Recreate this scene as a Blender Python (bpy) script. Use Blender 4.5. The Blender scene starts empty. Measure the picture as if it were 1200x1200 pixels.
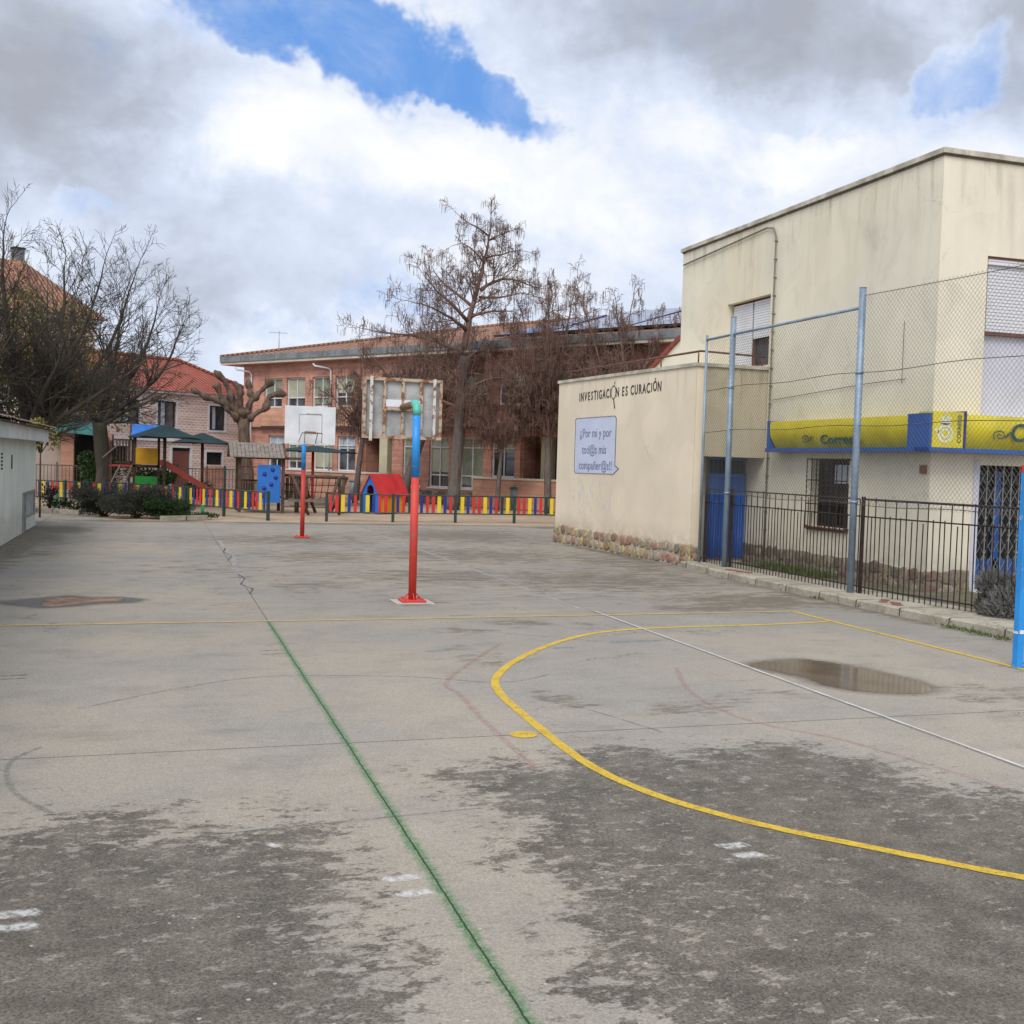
import bpy, math, random
from mathutils import Matrix, Vector, noise as mnoise
S = bpy.context.scene
COL = S.collection
PI = math.pi
R = math.radians
rnd = random.Random(7)

# ------------------------------------------------------------------ helpers
def wm(o):
    M = Matrix.Identity(4)
    while o:
        M = o.matrix_basis @ M
        o = o.parent
    return M

class MB:
    """collects shapes given in world space; M is an optional local frame"""
    def __init__(s, M=None):
        s.v = []; s.f = []; s.M = M; s.sm = []
    def add(s, vs, fs, smooth=False):
        n = len(s.v)
        if s.M is not None:
            vs = [tuple(s.M @ Vector(p)) for p in vs]
        s.v += [tuple(p) for p in vs]
        s.f += [tuple(i + n for i in f) for f in fs]
        s.sm += [smooth] * len(fs)
        return s
    def box(s, x0, x1, y0, y1, z0, z1):
        x0, x1 = min(x0, x1), max(x0, x1); y0, y1 = min(y0, y1), max(y0, y1); z0, z1 = min(z0, z1), max(z0, z1)
        return s.add([(x0,y0,z0),(x1,y0,z0),(x1,y1,z0),(x0,y1,z0),(x0,y0,z1),(x1,y0,z1),(x1,y1,z1),(x0,y1,z1)],
              [(0,3,2,1),(4,5,6,7),(0,1,5,4),(1,2,6,5),(2,3,7,6),(3,0,4,7)])
    def bevbox(s, x0, x1, y0, y1, z0, z1, b=.01):
        # box with chamfered vertical and top edges
        def ring(i, z): return [(x0+i,y0,z),(x1-i,y0,z),(x1,y0+i,z),(x1,y1-i,z),(x1-i,y1,z),(x0+i,y1,z),(x0,y1-i,z),(x0,y0+i,z)]
        def ring2(i, z): return [(x0+2*i,y0+i,z),(x1-2*i,y0+i,z),(x1-i,y0+2*i,z),(x1-i,y1-2*i,z),(x1-2*i,y1-i,z),(x0+2*i,y1-i,z),(x0+i,y1-2*i,z),(x0+i,y0+2*i,z)]
        vs = ring(b, z0) + ring(b, z1-b) + ring2(b, z1)
        fs = [tuple(range(7,-1,-1)), tuple(range(16,24))]
        for k in (0, 8):
            for i in range(8): fs.append((k+i, k+(i+1)%8, k+8+(i+1)%8, k+8+i))
        return s.add(vs, fs)
    def quad(s, a, b, c, d): return s.add([a,b,c,d], [(0,1,2,3)])
    def bar(s, a, b, w, h=None, up=(0,0,1)):
        a = Vector(a); b = Vector(b); h = h or w
        d = (b-a).normalized(); u = Vector(up)
        if abs(d.dot(u)) > .98: u = Vector((0,1,0))
        x = d.cross(u).normalized()*w/2; y = x.cross(d).normalized()*h/2
        vs = [a-x-y, a+x-y, a+x+y, a-x+y, b-x-y, b+x-y, b+x+y, b-x+y]
        return s.add(vs, [(0,3,2,1),(4,5,6,7),(0,1,5,4),(1,2,6,5),(2,3,7,6),(3,0,4,7)])
    def tube(s, pts, rads, n=8, smooth=True, cap=True):
        pts = [Vector(p) for p in pts]
        if not isinstance(rads, (list, tuple)): rads = [rads]*len(pts)
        vs = []; fs = []
        prev = None
        for i, p in enumerate(pts):
            d = (pts[min(i+1,len(pts)-1)] - pts[max(i-1,0)])
            if d.length < 1e-6: d = Vector((0,0,1))
            d.normalize()
            if prev is None:
                u = Vector((0,0,1)) if abs(d.z) < .9 else Vector((1,0,0))
                x = d.cross(u).normalized()
            else:
                x = (prev - d*prev.dot(d))
                x = x.normalized() if x.length > 1e-6 else d.orthogonal().normalized()
            prev = x; y = d.cross(x)
            for k in range(n):
                a = 2*PI*k/n
                vs.append(p + (x*math.cos(a)+y*math.sin(a))*rads[i])
        for i in range(len(pts)-1):
            for k in range(n):
                fs.append((i*n+k, i*n+(k+1)%n, (i+1)*n+(k+1)%n, (i+1)*n+k))
        if cap:
            fs.append(tuple(range(n-1,-1,-1))); m = (len(pts)-1)*n; fs.append(tuple(range(m, m+n)))
        return s.add(vs, fs, smooth)
    def prism(s, poly, z0, z1):
        n = len(poly)
        vs = [(x,y,z0) for x,y in poly] + [(x,y,z1) for x,y in poly]
        fs = [tuple(range(n-1,-1,-1)), tuple(range(n,2*n))] + [(i,(i+1)%n,n+(i+1)%n,n+i) for i in range(n)]
        return s.add(vs, fs)
    def vprism(s, poly, y0, y1):
        n = len(poly)
        vs = [(x,y0,z) for x,z in poly] + [(x,y1,z) for x,z in poly]
        fs = [tuple(range(n)), tuple(range(2*n-1,n-1,-1))] + [(i+n,(i+1)%n+n,(i+1)%n,i) for i in range(n)]
        return s.add(vs, fs)
    def build(s, name, mat, parent=None, uv=True):
        W = wm(parent).inverted() if parent else Matrix.Identity(4)
        me = bpy.data.meshes.new(name)
        wv = s.v
        loc = Matrix.Identity(4)
        if not parent and wv:      # origin of a lone mesh at its base
            xs = [p[0] for p in wv]; ys = [p[1] for p in wv]; zs = [p[2] for p in wv]
            c = Vector(((min(xs)+max(xs))/2, (min(ys)+max(ys))/2, min(zs)))
            loc = Matrix.Translation(c); W = loc.inverted()
        me.from_pydata([W @ Vector(p) for p in wv], [], s.f)
        me.polygons.foreach_set('use_smooth', s.sm)
        if uv:
            ul = me.uv_layers.new(name='UVMap'); data = []
            for poly in me.polygons:
                idx = [wv[i] for i in poly.vertices]
                a, b, c = Vector(idx[0]), Vector(idx[1]), Vector(idx[2])
                nn = (b-a).cross(c-a)
                if len(idx) > 3: nn = nn + (c-a).cross(Vector(idx[3])-a)
                nn = nn.normalized() if nn.length > 1e-12 else Vector((0,0,1))
                if abs(nn.z) > .92:
                    for p in idx: data += [p[0], p[1]]
                else:
                    t = Vector((-nn.y, nn.x, 0)).normalized()
                    if abs(nn.z) > .05:      # sloped (roofs): measure along the slope
                        w = nn.cross(t)
                        for p in idx: data += [Vector(p).dot(t), Vector(p).dot(w)]
                    else:
                        for p in idx: data += [Vector(p).dot(t), p[2]]
            ul.data.foreach_set('uv', data)
        if mat: me.materials.append(mat)
        me.update()
        o = bpy.data.objects.new(name, me); COL.objects.link(o)
        if parent: o.parent = parent
        else: o.matrix_basis = loc
        return o

def tag(o, label=None, cat=None, group=None, kind=None):
    if label: o['label'] = label
    if cat: o['category'] = cat
    if group: o['group'] = group
    if kind: o['kind'] = kind
    return o
def empty(name, loc, rz=0):
    o = bpy.data.objects.new(name, None); COL.objects.link(o)
    o.location = loc; o.rotation_euler = (0,0,rz); o.empty_display_size = .3
    o.matrix_basis = Matrix.Translation(loc) @ Matrix.Rotation(rz, 4, 'Z')
    return o
def thing(name, loc, label, cat, group=None, rz=0): return tag(empty(name, loc, rz), label, cat, group)
def text_mesh(name, txt, size, M, mat, parent, bold=0.0, xs=1.0, thick=.003):
    cu = bpy.data.curves.new(name, 'FONT'); cu.body = txt; cu.size = size; cu.offset = bold; cu.extrude = thick
    cu.align_x = 'CENTER'; cu.align_y = 'CENTER'; cu.resolution_u = 3
    to = bpy.data.objects.new('tmp', cu); COL.objects.link(to)
    bpy.context.view_layer.update()
    me = bpy.data.meshes.new_from_object(to.evaluated_get(bpy.context.evaluated_depsgraph_get()))
    bpy.data.objects.remove(to)
    me.transform(wm(parent).inverted() @ M @ Matrix.Diagonal((xs,1,1,1)))
    me.materials.clear(); me.materials.append(mat)
    o = bpy.data.objects.new(name, me); COL.objects.link(o); o.parent = parent
    return o

# ------------------------------------------------------------------ shader DSL
class NT:
    def __init__(s, name):
        s.m = bpy.data.materials.new(name); s.m.use_nodes = True
        s.t = s.m.node_tree; s.t.nodes.clear()
        s.out = s.t.nodes.new('ShaderNodeOutputMaterial')
        s.b = s.t.nodes.new('ShaderNodeBsdfPrincipled')
        s.t.links.new(s.b.outputs[0], s.out.inputs[0])
        s.geo = s.t.nodes.new('ShaderNodeNewGeometry'); s.pos = s.geo.outputs['Position']
    def set(s, inp, v):
        if isinstance(v, bpy.types.NodeSocket): s.t.links.new(v, inp)
        elif isinstance(v, (tuple, list)) and inp.type == 'RGBA' and len(v) == 3: inp.default_value = (*v, 1)
        else: inp.default_value = v
    def n(s, typ, outs=0, **kw):
        nd = s.t.nodes.new(typ)
        for k, v in kw.items():
            if k.startswith('_'): setattr(nd, k[1:], v)
            else: s.set(nd.inputs[k.replace('__', ' ')], v)
        return nd.outputs[outs]
    def math(s, op, a, b=None, c=None, clamp=False):
        nd = s.t.nodes.new('ShaderNodeMath'); nd.operation = op; nd.use_clamp = clamp
        s.set(nd.inputs[0], a)
        if b is not None: s.set(nd.inputs[1], b)
        if c is not None: s.set(nd.inputs[2], c)
        return nd.outputs[0]
    def vm(s, op, a, b=None, outs=0, scale=None):
        nd = s.t.nodes.new('ShaderNodeVectorMath'); nd.operation = op
        s.set(nd.inputs[0], a)
        if b is not None: s.set(nd.inputs[1], b)
        if scale is not None: s.set(nd.inputs['Scale'], scale)
        return nd.outputs[outs]
    def mix(s, f, a, b, mode='MIX'):
        nd = s.t.nodes.new('ShaderNodeMix'); nd.data_type = 'RGBA'; nd.blend_type = mode
        s.set(nd.inputs[0], f); s.set(nd.inputs[6], a); s.set(nd.inputs[7], b)
        return nd.outputs[2]
    def noise(s, scale, detail=4, rough=.55, vec=None, dist=0, color=False):
        nd = s.t.nodes.new('ShaderNodeTexNoise')
        s.set(nd.inputs['Vector'], vec if vec is not None else s.pos)
        s.set(nd.inputs['Scale'], scale); s.set(nd.inputs['Detail'], detail); s.set(nd.inputs['Roughness'], rough); s.set(nd.inputs['Distortion'], dist)
        return nd.outputs['Color' if color else 0]
    def step(s, a, lo, hi, o0=0., o1=1.):
        nd = s.t.nodes.new('ShaderNodeMapRange'); nd.interpolation_type = 'SMOOTHSTEP'
        for i, v in enumerate((a, lo, hi, o0, o1)): s.set(nd.inputs[i], v)
        return nd.outputs[0]
    def scalev(s, v, sc): return s.vm('MULTIPLY', v, sc)
    def xyz(s, v=None):
        nd = s.t.nodes.new('ShaderNodeSeparateXYZ'); s.set(nd.inputs[0], v if v is not None else s.pos); return nd.outputs
    def uv(s): return s.n('ShaderNodeUVMap')
    def bump(s, h, strength=.3, dist=.01):
        s.set(s.b.inputs['Normal'], s.n('ShaderNodeBump', Strength=strength, Distance=dist, Height=h))
    def fin(s, col, rough=.7, metal=0., spec=None):
        s.set(s.b.inputs['Base Color'], col); s.set(s.b.inputs['Roughness'], rough); s.set(s.b.inputs['Metallic'], metal)
        if spec is not None: s.set(s.b.inputs['Specular IOR Level'], spec)
        return s.m

def simple(name, c, c2=None, scale=3., rough=.7, metal=0., bump=0., bs=40., spec=None, fine=.15, det=5, lo=.35, hi=.65):
    t = NT(name)
    c2 = c2 or tuple(x*.72 for x in c)
    k = t.step(t.noise(scale, det, .6), lo, hi)
    col = t.mix(k, c, c2)
    if fine:
        f = t.step(t.noise(bs, 3, .6), .25, .75, 1-fine, 1+fine)
        col = t.vm('SCALE', col, scale=f)
    if bump: t.bump(t.noise(bs, 4, .6), bump, .01)
    return t.fin(col, rough, metal, spec)

def plaster(name, c, stain=(.32,.29,.22), amount=.5, topz=7.1, warm=None):
    t = NT(name)
    x, y, z = t.xyz()[:3]
    big = t.noise(.45, 5, .6)
    col = t.mix(t.step(big, .3, .7), c, tuple(v*.86 for v in c))
    if warm: col = t.mix(t.step(t.noise(.3, 3, .5, vec=t.vm('ADD', t.pos, (9,3,1))), .45, .65, 0, .6), col, warm)
    # vertical run-off streaks, stronger towards the top edge
    sv = t.scalev(t.pos, (1.7, 1.7, .22))
    st = t.math('MULTIPLY', t.step(t.noise(1.3, 7, .68, vec=sv, dist=.5), .42, .75), t.step(t.noise(.5, 3, .5), .35, .6, .25, 1.))
    top = t.step(z, topz-3.2, topz, .15, 1.)
    col = t.mix(t.math('MULTIPLY', t.math('MULTIPLY', st, top), amount), col, stain)
    mold = t.step(t.noise(.9, 8, .72, dist=.6), .52, .75, 0, .8*amount)
    col = t.mix(mold, col, tuple(v*.8 for v in stain))
    low = t.math('MULTIPLY', t.step(z, .9, .4), t.step(t.noise(2.5, 5, .7), .3, .6))
    col = t.mix(t.math('MULTIPLY', low, .4), col, (.30,.25,.18))
    # drips right under the coping, splash dirt at the foot, hairline cracks, old patches
    dr = t.math('MULTIPLY', t.step(t.noise(2.6, 5, .7, vec=t.scalev(t.pos, (1.6,1.6,.12))), .52, .66), t.step(z, topz-1.1, topz-.05))
    col = t.mix(t.math('MULTIPLY', dr, .75*amount+.1), col, tuple(v*.6 for v in stain))
    ck = t.n('ShaderNodeTexVoronoi', 0, _feature='DISTANCE_TO_EDGE', Vector=t.vm('ADD', t.pos, t.scalev(t.noise(1.4, 5, .7, color=True), (1.1,1.1,1.1))), Scale=.42)
    col = t.mix(t.math('MULTIPLY', t.step(ck, .0045, .0015), t.step(t.noise(.7, 2, .5), .54, .64, 0, .28)), col, (.12,.10,.08))
    pt = t.step(t.noise(.8, 1, .3, vec=t.vm('ADD', t.pos, (40,2,5))), .60, .615, 0, .22)
    col = t.mix(pt, col, tuple(min(1,v*1.12) for v in c))
    f = t.step(t.noise(60, 3, .6), .25, .75, .93, 1.05)
    col = t.vm('SCALE', col, scale=f)
    t.bump(t.math('ADD', t.noise(45, 5, .6), t.math('MULTIPLY', t.noise(2.5, 4, .6), 1.5)), .25, .01)
    return t.fin(col, .9, spec=.2)

def brick(name, c1, c2, mortar, w=.25, h=.07, ms=.012, bumpy=.3, var=.5):
    t = NT(name)
    u = t.uv()
    nd = t.t.nodes.new('ShaderNodeTexBrick')
    t.set(nd.inputs['Vector'], u); t.set(nd.inputs['Color1'], c1); t.set(nd.inputs['Color2'], c2); t.set(nd.inputs['Mortar'], mortar)
    for k, v in (('Scale', 1), ('Mortar Size', ms), ('Mortar Smooth', .2), ('Bias', 0), ('Brick Width', w), ('Row Height', h)): t.set(nd.inputs[k], v)
    col = nd.outputs[0]
    k = t.step(t.noise(.8, 6, .65), .3, .7, 1-var*.5, 1+var*.3)
    col = t.vm('SCALE', col, scale=k)
    bands = t.step(t.noise(1., 4, .6, vec=t.scalev(t.pos, (.3,.3,6))), .3, .7, .82, 1.12)
    col = t.vm('SCALE', col, scale=bands)
    t.bump(nd.outputs[1], bumpy, -.01)
    return t.fin(col, .85, spec=.25)

def stonework(name, cols, mortar, scale=3.2, mw=.06, light=True):
    t = NT(name)
    vec = t.vm('ADD', t.pos, t.scalev(t.vm('SUBTRACT', t.noise(2.5, 2, .5, color=True), (.5,.5,.5)), (.18,.18,.18)))
    a = t.t.nodes.new('ShaderNodeTexVoronoi'); a.feature = 'F1'; t.set(a.inputs['Vector'], vec); t.set(a.inputs['Scale'], scale)
    e = t.t.nodes.new('ShaderNodeTexVoronoi'); e.feature = 'DISTANCE_TO_EDGE'; t.set(e.inputs['Vector'], vec); t.set(e.inputs['Scale'], scale)
    r = t.xyz(a.outputs['Color'])
    ra = t.t.nodes.new('ShaderNodeValToRGB'); t.t.links.new(r[0], ra.inputs[0])
    el = ra.color_ramp.elements
    while len(el) < len(cols): el.new(.5)
    for i, c in enumerate(cols): el[i].position = i/len(cols); el[i].color = (*c, 1)
    ra.color_ramp.interpolation = 'CONSTANT'
    col = t.vm('SCALE', ra.outputs[0], scale=t.step(t.noise(9, 6, .7), .25, .75, .6, 1.3))
    m = t.step(e.outputs[0], mw*.5, mw)
    col = t.mix(m, mortar, col)
    t.bump(t.math('ADD', t.math('MULTIPLY', m, 1.), t.math('MULTIPLY', t.noise(14, 4, .6), .5)), .7, .03)
    return t.fin(col, .9, spec=.2)

def rooftile(name, c1, c2, pitch=.24, row=.4, moss=(.16,.13,.09)):
    t = NT(name)
    u = t.xyz(t.uv())
    wx = t.math('SINE', t.math('MULTIPLY', u[0], 2*PI/pitch))
    fr = t.math('FRACT', t.math('DIVIDE', u[1], row))
    cell = t.n('ShaderNodeTexWhiteNoise', 0, Vector=t.n('ShaderNodeCombineXYZ', 0, X=t.math('FLOOR', t.math('DIVIDE', u[0], pitch)), Y=t.math('FLOOR', t.math('DIVIDE', u[1], row))))
    col = t.mix(cell, c1, c2)
    col = t.vm('SCALE', col, scale=t.step(wx, -1., .4, .5, 1.05))
    col = t.vm('SCALE', col, scale=t.step(fr, 0, .2, .6, 1.))
    col = t.mix(t.step(t.noise(.7, 6, .65), .45, .75, 0, .6), col, moss)
    t.bump(t.math('ADD', wx, t.math('MULTIPLY', fr, .6)), .8, .05)
    return t.fin(col, .85, spec=.2)

def paint(name, c, worn=(.3,.28,.25), amt=.5, rough=.5, ws=8., metal=0.):
    """old paint on metal or wood: faded patches, chips of what lies below"""
    t = NT(name)
    col = t.mix(t.step(t.noise(2.2, 5, .6), .3, .7), c, tuple(v*.8 for v in c))
    chip = t.step(t.noise(ws, 8, .72), .74-.26*amt, .80-.26*amt)
    col = t.mix(chip, col, worn)
    t.bump(t.noise(ws*3, 4, .6), .12, .01)
    return t.fin(col, t.step(t.noise(5, 3, .5), .3, .7, rough*.8, rough*1.2), metal)

def bark(name, c, c2, moss=None):
    t = NT(name)
    nz = t.noise(3.5, 7, .7, vec=t.scalev(t.pos, (3,3,.8)))
    col = t.mix(t.step(nz, .3, .7), c, c2)
    if moss: col = t.mix(t.step(t.noise(1.1, 4, .6), .42, .62), col, moss)
    t.bump(t.noise(8, 6, .7, vec=t.scalev(t.pos, (3,3,.7))), .8, .04)
    return t.fin(col, .95, spec=.1)

def leafmat(name, c, c2, s=3.):
    t = NT(name)
    w = t.n('ShaderNodeTexWhiteNoise', 0, Vector=t.scalev(t.pos, (30,30,30)))
    col = t.mix(t.step(t.noise(s, 4, .6), .3, .7), c, c2)
    return t.fin(col, .75, spec=.15)

def glassmat(name, c=(.03,.035,.04), c2=(.10,.11,.12), rough=.06):
    t = NT(name)
    col = t.mix(t.step(t.noise(1.2, 3, .5), .4, .65), c, c2)
    return t.fin(col, rough, spec=.7)

M = {}
M['cream'] = plaster('cream_render', (.74,.69,.55), (.32,.30,.23), .42, 7.2, warm=(.74,.65,.47))
M['cream_front'] = plaster('cream_front_render', (.76,.695,.55), (.32,.30,.25), .38, 7.2)
M['mural'] = plaster('mural_render', (.76,.655,.50), (.55,.47,.35), .22, 4.1)
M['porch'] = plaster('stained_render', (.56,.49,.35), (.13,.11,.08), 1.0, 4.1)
M['lilac'] = plaster('lilac_paint', (.58,.58,.66), (.42,.42,.46), .4, 5.5)
M['whitewash'] = plaster('pale_green_whitewash', (.56,.60,.54), (.36,.38,.33), .4, 2.5)
M['cap'] = simple('concrete_cap', (.55,.51,.42), (.33,.30,.24), 2.5, .9, bump=.3)
M['kerb'] = None
M['brick'] = brick('orange_red_brick', (.62,.26,.17), (.51,.195,.125), (.46,.33,.27), .26, .085, .014)
M['brick2'] = brick('orange_spandrel_brick', (.68,.33,.20), (.58,.27,.16), (.46,.33,.25), .26, .085, .014)
M['pink_brick'] = brick('pale_pink_brick', (.46,.29,.24), (.54,.34,.28), (.68,.54,.47), .30, .14, .05, var=.3)
M['salmon'] = brick('salmon_brick', (.50,.24,.15), (.45,.21,.14), (.45,.30,.22), .26, .09, .014)
M['stone_l'] = stonework('rubble_pale_joints', [(.30,.21,.11),(.22,.13,.09),(.36,.29,.18),(.20,.17,.13),(.40,.32,.15),(.28,.15,.11)], (.44,.40,.33), 3.6, .10)
M['stone_d'] = stonework('rubble_brown', [(.20,.14,.09),(.15,.09,.06),(.26,.20,.13),(.12,.10,.08),(.22,.15,.08),(.20,.10,.07)], (.22,.18,.14), 3.0, .05)
M['tile'] = rooftile('brown_roof_tiles', (.40,.20,.13), (.32,.17,.11), .26, .4)
M['tile_red'] = rooftile('red_roof_tiles', (.42,.12,.08), (.36,.10,.07), .26, .42, (.26,.09,.07))
M['tile_old'] = simple('old_barrel_tile', (.22,.15,.12), (.09,.08,.07), 6, .9, bump=.5)
M['fascia'] = simple('grey_slate_fascia', (.13,.15,.16), (.20,.22,.23), 1.5, .6)
M['soffit'] = simple('cream_soffit', (.60,.52,.42), (.50,.42,.33), 1, .8)
M['white'] = paint('white_paint', (.74,.74,.74), (.35,.33,.3), .15)
M['winframe'] = paint('white_window_paint', (.68,.68,.68), (.4,.38,.35), .1)
M['glass'] = glassmat('window_glass')
M['blind'] = simple('cream_blind', (.42,.42,.30), (.34,.34,.24), 2, .5, spec=.6)
M['blind2'] = simple('pale_blue_curtain', (.45,.50,.55), (.35,.4,.45), 2, .5, spec=.6)
M['curtain'] = simple('green_grey_curtain', (.26,.28,.20), (.18,.20,.14), 2, .6)
M['dark'] = simple('dark_interior', (.012,.011,.010), (.02,.018,.016), 2, .9)
M['shutter'] = None
M['bluedoor'] = None
M['blue'] = paint('blue_gloss_paint', (.015,.10,.36), (.02,.05,.15), .2, .45)
M['sky_blue'] = paint('light_blue_post_paint', (.02,.27,.70), (.40,.44,.48), .55, .55, 9)
M['red'] = paint('red_post_paint', (.60,.045,.03), (.26,.10,.07), .62, .55, 9)
M['teal'] = paint('teal_green_paint', (.10,.48,.36), (.2,.25,.2), .35, .5, 12)
M['rust'] = paint('rusty_steel', (.23,.10,.05), (.42,.36,.30), .6, .8, 12)
M['whiterust'] = paint('white_steel_rust', (.66,.63,.58), (.24,.085,.03), .85, .7, 9)
M['rustframe'] = paint('rusty_white_frame', (.50,.38,.28), (.22,.085,.035), 1.0, .8, 7)
M['board'] = simple('weathered_grey_board', (.42,.42,.40), (.28,.28,.27), 3.5, .85, bump=.3, bs=50)
M['boardwhite'] = paint('white_backboard', (.70,.71,.72), (.42,.42,.42), .3, .6, 6)
M['galv'] = simple('galvanised_grey_steel', (.27,.34,.42), (.20,.26,.33), 3, .55, .35, bump=.1)
M['iron'] = simple('dark_iron', (.022,.018,.017), (.05,.03,.024), 12, .7, .3)
M['wire'] = simple('galvanised_wire', (.13,.125,.11), (.08,.072,.06), 2, .6, .4)
M['brownpipe'] = simple('brown_pipe_rail', (.16,.06,.04), (.09,.04,.03), 8, .7)
M['yellow'] = paint('yellow_sign_panel', (.68,.56,.02), (.40,.38,.02), .2, .35)
M['signblue'] = paint('sign_blue', (.02,.085,.32), (.05,.1,.2), .15, .4)
M['signink'] = simple('sign_lettering', (.012,.10,.09), (.01,.07,.07), 3, .5)
M['signwhite'] = simple('sign_white_emblem', (.72,.74,.60), (.62,.64,.5), 3, .5)
M['ink'] = simple('black_wall_paint', (.035,.03,.03), (.07,.06,.05), 9, .9)
M['panel'] = simple('lilac_panel_paint', (.52,.56,.69), (.47,.51,.64), 1.5, .9)
M['panelink'] = simple('blue_grey_letter_paint', (.15,.17,.27), (.22,.24,.34), 9, .9)
M['daub'] = simple('pale_daub', (.62,.64,.66), (.52,.58,.66), 9, .9)
M['wood'] = simple('old_timber', (.10,.055,.035), (.055,.032,.022), 5, .85, bump=.3)
M['woodlight'] = simple('weathered_timber', (.22,.16,.11), (.15,.11,.08), 5, .85, bump=.3)
M['woodroof'] = simple('grey_plank_roof', (.24,.20,.17), (.15,.125,.10), 6, .85, bump=.3)
M['pyellow'] = paint('playground_yellow', (.75,.38,.01), (.5,.3,.05), .1, .5)
M['pgreen'] = paint('playground_green', (.02,.32,.04), (.1,.2,.08), .1, .5)
M['pred'] = paint('playground_red', (.55,.03,.03), (.3,.05,.04), .1, .45)
M['slide'] = paint('red_slide', (.50,.07,.04), (.35,.06,.04), .2, .4)
M['pblue'] = paint('playground_blue', (.02,.16,.55), (.1,.2,.4), .1, .5)
M['s_red'] = paint('slat_red', (.60,.03,.03), (.3,.05,.04), .15, .5)
M['s_yellow'] = paint('slat_yellow', (.78,.58,.02), (.5,.4,.1), .15, .5)
M['s_navy'] = paint('slat_navy', (.02,.03,.22), (.05,.06,.15), .15, .5)
M['s_dark'] = paint('slat_dark_green', (.015,.04,.035), (.03,.05,.04), .15, .5)
M['s_orange'] = paint('slat_orange', (.75,.28,.01), (.5,.25,.05), .15, .5)
M['fencegreen'] = simple('dark_green_steel', (.015,.04,.03), (.03,.05,.04), 6, .5)
M['stubgreen'] = paint('green_post_paint', (.03,.27,.10), (.1,.2,.1), .2, .5)
M['canopy'] = simple('dark_green_net', (.006,.026,.030), (.012,.042,.045), 2, .9)
M['tarp'] = simple('blue_tarpaulin', (.04,.20,.62), (.03,.14,.5), 4, .5)
M['tealtarp'] = simple('teal_tarpaulin', (.02,.13,.12), (.012,.08,.075), 3, .7)
M['bin'] = simple('grey_litter_bin', (.17,.19,.19), (.13,.15,.15), 6, .5)
M['binlid'] = simple('green_bin_lid', (.02,.12,.06), (.015,.08,.05), 6, .5)
M['column'] = simple('cream_column', (.60,.55,.36), (.50,.46,.30), 1, .8)
M['redbrown'] = simple('red_brown_door', (.16,.05,.035), (.12,.04,.03), 3, .7)
M['metalbox'] = paint('weathered_aluminium', (.30,.31,.31), (.5,.48,.44), .6, .5, 5)
M['alu'] = simple('aluminium', (.33,.34,.33), (.22,.23,.22), 4, .45, .5)
M['bark_d'] = bark('dark_ash_bark', (.05,.04,.034), (.11,.088,.072), (.06,.055,.04))
M['twig_d'] = simple('dark_twigs', (.040,.032,.026), (.075,.062,.042), 1.2, .9, fine=0)
M['bark_c'] = bark('catalpa_bark', (.10,.080,.070), (.17,.145,.125))
M['twig_c'] = simple('catalpa_twigs', (.14,.078,.056), (.20,.125,.092), 1.2, .9, fine=0)
M['pod'] = simple('catalpa_pods', (.115,.058,.045), (.17,.10,.075), 3, .85, fine=0, hi=.6, lo=.4)
M['bark_p'] = bark('plane_bark', (.19,.135,.10), (.085,.058,.045))
M['rosemary'] = leafmat('rosemary_leaves', (.022,.026,.020), (.065,.066,.052), 5)
M['ivy'] = leafmat('ivy_leaves', (.014,.034,.012), (.035,.062,.022), 5)
M['lavender'] = leafmat('lavender_stems', (.24,.23,.22), (.12,.12,.105), 6)
M['olive'] = leafmat('yellow_green_leaves', (.24,.21,.05), (.12,.12,.04), 2)
M['hedgegreen'] = leafmat('dark_green_leaves', (.03,.06,.02), (.06,.09,.03), 3)
M['grass'] = leafmat('weed_grass', (.07,.12,.03), (.12,.14,.05), 5)
M['solar'] = None

# shutter with horizontal slats
def shutter_mat(name, c, pitch=.055):
    t = NT(name); z = t.xyz()[2]
    fr = t.math('FRACT', t.math('DIVIDE', z, pitch))
    col = t.mix(t.step(fr, 0, .3), tuple(v*.45 for v in c), c)
    col = t.mix(t.step(t.noise(1.8, 5, .6), .45, .7, 0, .4), col, tuple(v*.7 for v in c))
    t.bump(t.step(fr, 0, .3), .6, .01)
    return t.fin(col, .5)
M['shutter'] = shutter_mat('white_roller_shutter', (.66,.66,.68))
M['brownshutter'] = shutter_mat('brown_roller_shutter', (.20,.07,.05), .08)
def bluedoor():
    t = NT('blue_plank_door'); p = t.xyz()
    fr = t.math('FRACT', t.math('DIVIDE', p[0], .105))
    col = t.mix(t.step(t.noise(1.6, 6, .65, vec=t.scalev(t.pos, (4,1,.6))), .35, .7), (.015,.085,.40), (.03,.16,.55))
    col = t.mix(t.step(fr, .0, .09), (.004,.02,.10), col)
    col = t.mix(t.step(p[2], .6, .15, 0, .5), col, (.006,.03,.16))
    t.bump(t.step(fr, 0, .1), .7, .01)
    return t.fin(col, .55)
M['bluedoor'] = bluedoor()
def solar():
    t = NT('solar_cells'); u = t.uv()
    nd = t.t.nodes.new('ShaderNodeTexBrick'); nd.offset = 0
    t.set(nd.inputs['Vector'], u); t.set(nd.inputs['Color1'], (.02,.04,.12)); t.set(nd.inputs['Color2'], (.03,.055,.15)); t.set(nd.inputs['Mortar'], (.35,.4,.45))
    for k, v in (('Scale', 1), ('Mortar Size', .02), ('Brick Width', 1.), ('Row Height', 1.65)): t.set(nd.inputs[k], v)
    return t.fin(nd.outputs[0], .12, spec=.8)
M['solar'] = solar()
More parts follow.
